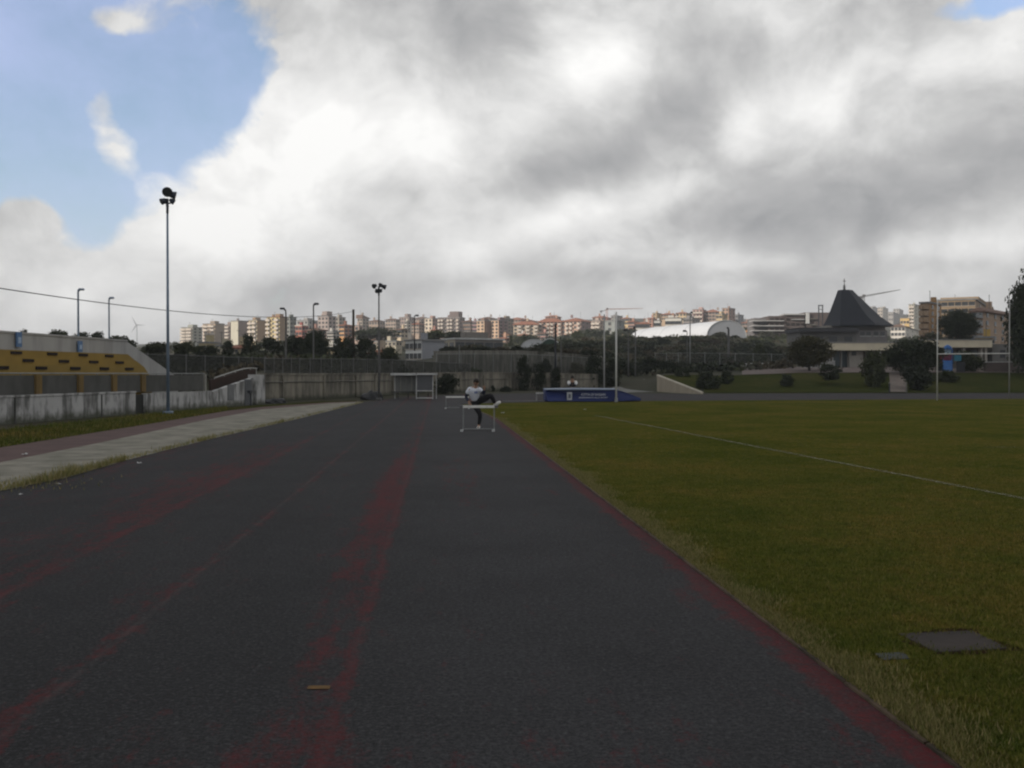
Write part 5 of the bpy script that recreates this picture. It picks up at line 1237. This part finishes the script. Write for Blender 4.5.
# ------------------------------------------------------------------ trees and shrubs
tl=[(250,333.5,362,16,108,'dark','dark evergreen tree in front of the cream balconied block',0),
 (271,338,362,22,112,'dark','broad dark evergreen tree below the yellow balconied block',1),
 (296,335,362,22,110,'dark','dark evergreen tree directly right of the left-turned street lamp',2),
 (316,330.5,361,26,106,'big','tallest dark tree rising behind the slim street lamp',0),
 (343,336.5,360,24,112,'dark','dark round tree just left of the utility pole',0),
 (366,338.5,361,22,112,'dark','dark round tree just right of the utility pole',1),
 (389,347,363,18,116,'mid','olive tree right of the dark floodlight mast',1),
 (379,322.5,344,46,300,'umbrella','broad umbrella-shaped dark tree on the hill below the skyline blocks',0),
 (511,335.5,350,9,260,'cone','left conical dark tree beside the white dome tent',0),
 (524,334.5,348,12,262,'cone','right conical dark tree directly above the white dome tent',0),
 (435,330,342,22,230,'mid','olive tree behind the white two-storey block',2),
 (455,331,341,20,235,'dark','dark tree below the wide grey-brown block',2),
 (809.5,337,367,44,100,'big','large round reddish green tree with a short trunk on the plaza',1),
 (913,339,372,52,95,'big','large dark spreading tree covering the right end of the low hall',0),
 (873,351,391,21,87,'mid','upright dark green tree on the grass bank in front of the low hall',2),
 (958,310.5,341,36,140,'big','round dark umbrella-like tree in front of the ochre apartments',0),
 (1031,276,372,44,94,'big','very tall dark tree cut by the right edge of the photo',0),
 (970,350,372,24,98,'mid','small bushy tree between the right rugby posts',0),
 (760,345,370,16,125,'mid','small olive tree left of the large round plaza tree',1),
 (777,350,370,14,118,'dark','small dark tree touching the left side of the large round plaza tree',0),
 (24,329,345,9,120,'grey','grey tree top showing over the grey parapet right of the first blue banner',0),
 (58,331,347,26,130,'mid','grey-green tree top over the parapet left of the blue street lamp',1),
 (83,332,348,16,132,'mid','small tree top over the parapet at the foot of the blue street lamp',2),
 (97,332.5,350,15,128,'dark','tree top over the parapet between the two left street lamps',1),
 (120,335,352,26,130,'mid','low tree top over the parapet right of the stubby grey lamp',0),
 (934,332,352,24,120,'grey','bare greyish tree in front of the tan balconied apartments',0),
 (206,345,359,22,100,'dark','rounded dark tree in front of the low yellowish house',2),
 (228,341,356,12,104,'dark','narrow dark tree between the tiny shed and the pale yellow house',1),
 (186,341,357,22,96,'mid','olive tree right of the tall left floodlight mast',2),
 (155,341,358,26,98,'mid','olive tree left of the tall left floodlight mast',0)]
for t_ in tl: tree(t_[0],t_[1],t_[2],t_[3],t_[4],t_[5],t_[6],t_[7],group='trees round the stadium')
sl=[(708,370.5,390,23,86,'dark','larger dark round bush at the lower end of the beige wall',0),
 (727,371.5,383.5,13,89,'dark','smaller dark round bush right of the larger bush by the beige wall',1),
 (682,368,384,13,94,'dark','dark bush behind the beige sloping wall',2),
 (787.5,374,386,13,87,'dark','small dark round bush on the grass bank below the plaza tree',0),
 (829.5,364.5,380,21,88,'dark','wide dark clipped bush right of the plaza tree trunk',1),
 (918,364,391,26,85,'ivy','tall dark hedge block right of the bank path',0),
 (947,371,384,20,90,'mid','low green bush at the foot of the playground tower',1),
 (446,374,396,21,74,'ivy','dark bush right of the team shelter against the concrete wall',2),
 (505.5,386.5,394,11,84,'ivy','low dark bush at the foot of the concrete wall behind the athlete',1),
 (493,385,392,4,85,'ivy','tiny plant at the foot of the concrete wall behind the athlete',0),
 (524,354,394,16,89,'column','first column of dark ivy hanging down the concrete walls',0),
 (538,364,393,16,90,'column','second shorter column of dark ivy beside the first',1),
 (556,366,392,13,92,'column','dark ivy column behind the left end of the landing mat',0),
 (596,356,392,24,95,'column','wide dark ivy mass behind the rugby posts',1),
 (613,358,390,20,96,'column','dark ivy mass at the right end of the concrete wall',0),
 (652,358,379,26,112,'ivy','dark shrub mass above the grey ramp path',1),
 (629,362,383,22,108,'ivy','dark shrub mass at the top left of the grey ramp path',2),
 (670,360,377,18,108,'ivy','dark shrub above the high end of the beige sloping wall',0)]
for t_ in sl: shrub(*t_,group='bushes round the track')
for i,(px,top,bot,w_,dd) in enumerate(((449,346,353,16,96),(464,347,354,18,98.5),(482,346.5,354.5,20,100.5),(500,347,354,18,102.5),(516,346,357,16,104),(533,347,358,20,105),(549,349,357,16,106),(567,349,360,22,106.5),(584,350,361,22,107.5),(577,362,377,14,104.5),(546,360,374,10,103.5))):
    shrub(px,top,bot,w_,dd,('ivy','grey','ivy','brown')[i%4],'overgrown creeper hanging over the top edge of the upper retaining wall',i,'creepers on the upper retaining wall','creeper','creeper')
# scrub on the hillside: many alike bushes
cnt=0
for i in range(150):
    px=rnd.uniform(545,770); d=rnd.choice([118,128,140,155,172,190,215,240]); x=(px-512)/F*d
    z=zt(x,d); yrow=HZ-(z-H)/d*F; hpx=rnd.uniform(5,11)*130/d; w_=hpx*rnd.uniform(1.6,2.8)
    if yrow<334 or yrow>374: continue
    if px>735 and d>200: continue
    shrub(px,yrow-hpx,yrow+hpx*.4,w_,d,rnd.choice(['ivy','dark','dark','mid','grey','brown']),'scrub bush among many on the slope between the concrete walls and the white hall',rnd.randint(0,2),'scrub bushes on the right hillside','scrub_bush','bush')
for i in range(90):
    px=rnd.uniform(135,470); d=rnd.choice([74,82,90,100,112,125,140]); 
    if px>396: continue
    x=(px-512)/F*d; z=zt(x,d); yrow=HZ-(z-H)/d*F; hpx=rnd.uniform(5,10)*100/d; w_=hpx*rnd.uniform(1.6,2.8)
    shrub(px,yrow-hpx,yrow+hpx*.4,w_,d,rnd.choice(['ivy','dark','dark','mid','grey']),'scrub bush among many behind the windscreen fence',rnd.randint(0,2),'scrub bushes behind the left fence','scrub_bush','bush')
for i in range(110):
    px=rnd.uniform(170,1015); d=rnd.choice([300,340,380,420,470,540,620]); x=(px-512)/F*d
    z=zt(x,d); yrow=HZ-(z-H)/d*F; hpx=rnd.uniform(3,6.5)*420/d; w_=hpx*rnd.uniform(1.6,2.6)
    shrub(px,yrow-hpx*1.2,yrow+hpx*.4,w_,d,rnd.choice(['dark','mid','grey','mid']),'small tree or bush among many between the houses of the town',rnd.randint(0,2),'greenery between the houses','town_bush','bush')

# ------------------------------------------------------------------ sky
def scrub(name,pxr,dr,n,smin,smax,label,seed):
    r_=np.random.RandomState(seed); V=[]; 
    while len(V)<n:
        px=r_.uniform(*pxr); d=r_.uniform(*dr); x=(px-512)/F*d; dens=mn.noise(Vector((x*.10,d*.10,seed)))+.5*mn.noise(Vector((x*.4,d*.4,seed+3)))
        if dens<-.12+.3*r_.rand(): continue
        if px<604 and d<wall_d(min(max(px,263),597))+2: continue
        if 394<px<446 and 92<d<200: continue
        z=zt(x,d); hgt=max(0,dens+.2)*1.1; 
        for k in range(5):
            p=np.array([x+r_.randn()*.5,d+r_.randn()*.5,z+r_.rand()*hgt+.1]); a=r_.randn(3); a/=np.linalg.norm(a); b_=np.cross(a,r_.randn(3)); b_/=np.linalg.norm(b_)+1e-6; s_=r_.uniform(smin,smax)
            V.append([p-a*s_,p+b_*s_*.7,p+a*s_,p-b_*s_*.7])
    V=np.array(V); me=bpy.data.meshes.new(name); me.from_pydata(V.reshape(-1,3).tolist(),[],np.arange(len(V)*4).reshape(-1,4).tolist())
    for q in (leaf_ivy,leaf_mid,leaf_grey,leaf_brown): me.materials.append(q)
    idx=np.array([0 if mn.noise(Vector(v_[0])*.13)<-.20 else (1 if mn.noise(Vector(v_[0])*.13)<-.02 else (2 if mn.noise(Vector(v_[0])*.2+Vector((9,9,9)))<.05 else 3)) for v_ in V],dtype=np.int32)
    me.polygons.foreach_set('material_index',idx); return tag(link(name,me),label,'scrub',kind='stuff')
scrub('hillside_scrub',(535,790),(106,245),42000,.16,.34,'dense dark green and grey-brown scrub covering the slope below the white hall',3)
scrub('fence_scrub',(130,480),(62,150),26000,.12,.26,'dark overgrown scrub behind the windscreen fence on the left',5)
scrub('town_scrub',(140,1020),(260,640),20000,.35,.8,'patchy green scrub on the hillside between the houses of the town',8)
AZ=R(238); EL=R(20)
sd=Vector((math.sin(AZ)*math.cos(EL),math.cos(AZ)*math.cos(EL),math.sin(EL)))
su=bpy.data.lights.new('sun','SUN'); su.energy=3.7; su.angle=R(1.5); su.color=(1,.91,.80)
so=bpy.data.objects.new('sun',su); col.objects.link(so); so.rotation_euler=sd.to_track_quat('Z','Y').to_euler()
# the cloud whose shadow lies over the stadium: a flat-based cumulus between it and the low sun, behind and left of the viewer
alt=300.0; cc_=Vector((35,85,0))+sd*(alt/sd.z)
bm=bmesh.new(); bmesh.ops.create_icosphere(bm,subdivisions=5,radius=1)
for v_ in bm.verts:
    q=v_.co.copy(); k=1+.16*mn.noise(q*1.7+Vector((3,1,0)))+.10*mn.noise(q*4)+.05*mn.noise(q*9)
    zz=q.z*k; v_.co=Vector((q.x*k*175,q.y*k*150,(zz*34 if zz>0 else zz*7)+5*mn.noise(q*7)*max(0,q.z)))
me=bpy.data.meshes.new('cloud'); bm.to_mesh(me); bm.free(); me.materials.append(M('cloud_white',(.85,.85,.85),(.8,.8,.8),.02,1,spec=0)); me.polygons.foreach_set('use_smooth',[True]*len(me.polygons))
o=link('cloud',me); o.location=cc_; tag(o,kind='structure')
wd=bpy.data.worlds.new('World'); sc.world=wd; wd.use_nodes=True; nt=wd.node_tree
bg=nt.nodes['Background']; bg.inputs['Strength'].default_value=.15
sky=node(nt,'ShaderNodeTexSky',sky_type='NISHITA'); sky.sun_disc=False; sky.sun_elevation=EL; sky.sun_rotation=AZ; sky.air_density=1.0; sky.dust_density=1.2; sky.ozone_density=1.5
tc=node(nt,'ShaderNodeTexCoord').outputs['Generated']
nrm=node(nt,'ShaderNodeVectorMath',operation='NORMALIZE'); L(nt,tc,nrm.inputs[0]); D=nrm.outputs[0]
sx_=node(nt,'ShaderNodeSeparateXYZ'); L(nt,D,sx_.inputs[0]); X_,Y_,Z_=sx_.outputs
# azimuth / elevation of the direction, in degrees
az=math_(nt,'MULTIPLY',math_(nt,'ARCTAN2',X_,Y_),57.2958); el=math_(nt,'MULTIPLY',math_(nt,'ARCSINE',Z_),57.2958)
# cloud-layer coordinates: direction projected on a layer overhead
den=math_(nt,'ADD',math_(nt,'MAXIMUM',Z_,0),.16)
cv=node(nt,'ShaderNodeCombineXYZ'); L(nt,math_(nt,'DIVIDE',X_,den),cv.inputs[0]); L(nt,math_(nt,'DIVIDE',Y_,den),cv.inputs[1]); L(nt,math_(nt,'MULTIPLY',Z_,1.2),cv.inputs[2])
CV=cv.outputs[0]
wob=noise(nt,CV,1.7,6,.55); wob2=node(nt,'ShaderNodeTexNoise'); wob2.inputs['Scale'].default_value=4.0; wob2.inputs['Detail'].default_value=7; L(nt,D,wob2.inputs['Vector'])
wc=node(nt,'ShaderNodeVectorMath',operation='SUBTRACT'); L(nt,wob2.outputs['Color'],wc.inputs[0]); wc.inputs[1].default_value=(.5,.5,.5)
ws=node(nt,'ShaderNodeSeparateXYZ'); L(nt,wc.outputs[0],ws.inputs[0])
azw=math_(nt,'ADD',az,math_(nt,'MULTIPLY',ws.outputs[0],9)); elw=math_(nt,'ADD',el,math_(nt,'MULTIPLY',ws.outputs[1],5))
def ae(px,py): return math.degrees(math.atan((px-512)/F)), math.degrees(math.atan((HZ-py)/math.hypot(F,px-512)))
def blob(px,py,rx,ry,amp,rot=0):
    a0,e0=ae(px,py); kx_=57.3/F; c_,s_=math.cos(R(rot)),math.sin(R(rot))
    da=math_(nt,'SUBTRACT',azw,a0); de=math_(nt,'SUBTRACT',elw,e0)
    u_=math_(nt,'ADD',math_(nt,'MULTIPLY',da,c_/(rx*kx_)),math_(nt,'MULTIPLY',de,s_/(rx*kx_)))
    v_=math_(nt,'ADD',math_(nt,'MULTIPLY',da,-s_/(ry*kx_)),math_(nt,'MULTIPLY',de,c_/(ry*kx_)))
    q=math_(nt,'ADD',math_(nt,'MULTIPLY',u_,u_),math_(nt,'MULTIPLY',v_,v_))
    return math_(nt,'MULTIPLY',math_(nt,'POWER',2.718,math_(nt,'MULTIPLY',q,-1)),amp)
n_big=noise(nt,CV,.9,8,.58)
# stretched, gently warped direction: billows a little wider than high
st_=node(nt,'ShaderNodeMapping'); st_.inputs['Scale'].default_value=(1,1,1.35); L(nt,D,st_.inputs['Vector'])
wv=node(nt,'ShaderNodeVectorMath',operation='MULTIPLY_ADD'); L(nt,wc.outputs[0],wv.inputs[0]); wv.inputs[1].default_value=(.16,.16,.16); L(nt,st_.outputs['Vector'],wv.inputs[2]); SV=wv.outputs[0]
n_fbm=noise(nt,SV,5.0,10,.60); n_fine=noise(nt,SV,22,7,.62)
bil=math_(nt,'ABSOLUTE',math_(nt,'SUBTRACT',noise(nt,SV,7.5,4,.5),.5))
puff=add(math_(nt,'MULTIPLY',math_(nt,'SUBTRACT',n_fbm,.5),1.25),math_(nt,'MULTIPLY',math_(nt,'SUBTRACT',bil,.09),1.3),math_(nt,'MULTIPLY',math_(nt,'SUBTRACT',n_fine,.5),.42))
gap=add(blob(195,85,70,60,.85),blob(235,60,38,34,.45),blob(60,40,120,75,.95),blob(10,110,60,60,.75),blob(50,185,90,40,.85),blob(150,110,26,50,.45),blob(115,222,26,40,.50),blob(60,245,40,22,.45),blob(1018,-8,46,18,.75),blob(-120,120,110,140,.9),
        blob(105,92,34,24,-.62,25),blob(125,140,26,40,-.55),blob(6,165,52,20,-.95),blob(46,215,34,20,-.80),blob(15,262,66,40,-.85),blob(165,25,46,18,-.42),blob(110,25,26,14,-.36),blob(90,10,30,10,-.3))
cover=math_(nt,'SUBTRACT',math_(nt,'ADD',.98,math_(nt,'MULTIPLY',puff,1.5)),math_(nt,'MULTIPLY',gap,1.5))
cover=ramp(nt,cover,[(.06,0.),(.24,.45),(.44,1.)])
# thickness of the cloud: thick is dark, thin is bright
br=add(blob(320,130,120,90,.36),blob(430,135,70,34,.26),blob(250,190,90,70,.22),blob(605,55,60,28,.34,30),blob(550,110,50,22,.20,35),blob(540,232,60,16,.30,15),blob(640,205,60,16,.26,18),blob(735,140,26,34,.30),blob(790,120,46,30,.20),blob(850,80,50,30,.26,30),blob(905,130,50,40,.12),blob(975,45,55,34,.22),blob(20,290,130,50,.22),blob(740,262,70,14,.22),blob(1000,236,50,16,.20),blob(460,215,50,24,.14),blob(120,150,60,60,.25),blob(210,230,90,40,.22),
       blob(500,20,75,34,-.34),blob(620,150,90,26,-.34,28),blob(520,190,70,18,-.20,10),blob(720,60,60,40,-.22,30),blob(840,30,70,22,-.10),blob(880,195,150,34,-.34,6),blob(740,215,70,18,-.16),blob(960,170,80,36,-.14),blob(900,262,150,14,-.16),blob(420,285,170,18,-.16),blob(640,280,160,14,-.16),blob(900,300,220,16,-.10),blob(410,180,46,10,-.10),blob(330,255,70,14,-.08))
bb=math_(nt,'ADD',math_(nt,'ADD',.55,br),math_(nt,'MULTIPLY',puff,.90))
bb=math_(nt,'ADD',bb,math_(nt,'MULTIPLY',math_(nt,'SUBTRACT',n_big,.5),.18))
high=node(nt,'ShaderNodeMapRange',interpolation_type='SMOOTHSTEP'); L(nt,el,high.inputs[0]); high.inputs[1].default_value=23; high.inputs[2].default_value=48; high.inputs[3].default_value=0; high.inputs[4].default_value=.12
bb=math_(nt,'SUBTRACT',bb,high.outputs[0])
S_=1/.15
ccol=ramp(nt,bb,[(.02,(.27,.275,.285)),(.34,(.41,.41,.413)),(.50,(.52,.52,.517)),(.66,(.66,.658,.652)),(1.0,(.90,.895,.88))])
cm=node(nt,'ShaderNodeVectorMath',operation='SCALE'); L(nt,ccol,cm.inputs[0]); cm.inputs['Scale'].default_value=S_
# thin bluish-white haze of high cloud over the open sky
hz=mix(nt,math_(nt,'ADD',.30,math_(nt,'MULTIPLY',math_(nt,'SUBTRACT',n_fbm,.5),1.3)),sky.outputs[0],[q*S_ for q in (.54,.59,.92)])
L(nt,mix(nt,cover,hz,cm.outputs[0]),bg.inputs['Color'])

# ------------------------------------------------------------------ thin haze in the air
hm=bpy.data.materials.new('haze_air'); hm.use_nodes=True; hn=hm.node_tree; hn.nodes.remove(hn.nodes['Principled BSDF'])
pv=hn.nodes.new('ShaderNodeVolumePrincipled'); pv.inputs['Color'].default_value=(.86,.90,.96,1); pv.inputs['Density'].default_value=.00036
hn.links.new(pv.outputs[0],hn.nodes['Material Output'].inputs['Volume'])
mb=MB(); mb.box((0,0,59.5),(5400,5400,121)); tag(mb.build('haze',hm),kind='stuff')

# ------------------------------------------------------------------ camera and output
ca=bpy.data.cameras.new('camera'); ca.lens=35; ca.sensor_width=36; ca.clip_end=12000; ca.clip_start=.05
co=bpy.data.objects.new('camera',ca); col.objects.link(co); co.location=(0,0,H); co.rotation_euler=(R(90)-math.atan((384-HZ)/F),0,0); sc.camera=co
sc.view_settings.view_transform='Standard'; sc.view_settings.look='None'; sc.view_settings.exposure=.28; sc.view_settings.gamma=1
sc.cycles.use_denoising=True; sc.cycles.volume_bounces=0; sc.cycles.max_bounces=6; sc.cycles.transparent_max_bounces=16
try: sc.cycles.pixel_filter_type='BLACKMAN_HARRIS'; sc.cycles.filter_width=2.2
except Exception: pass
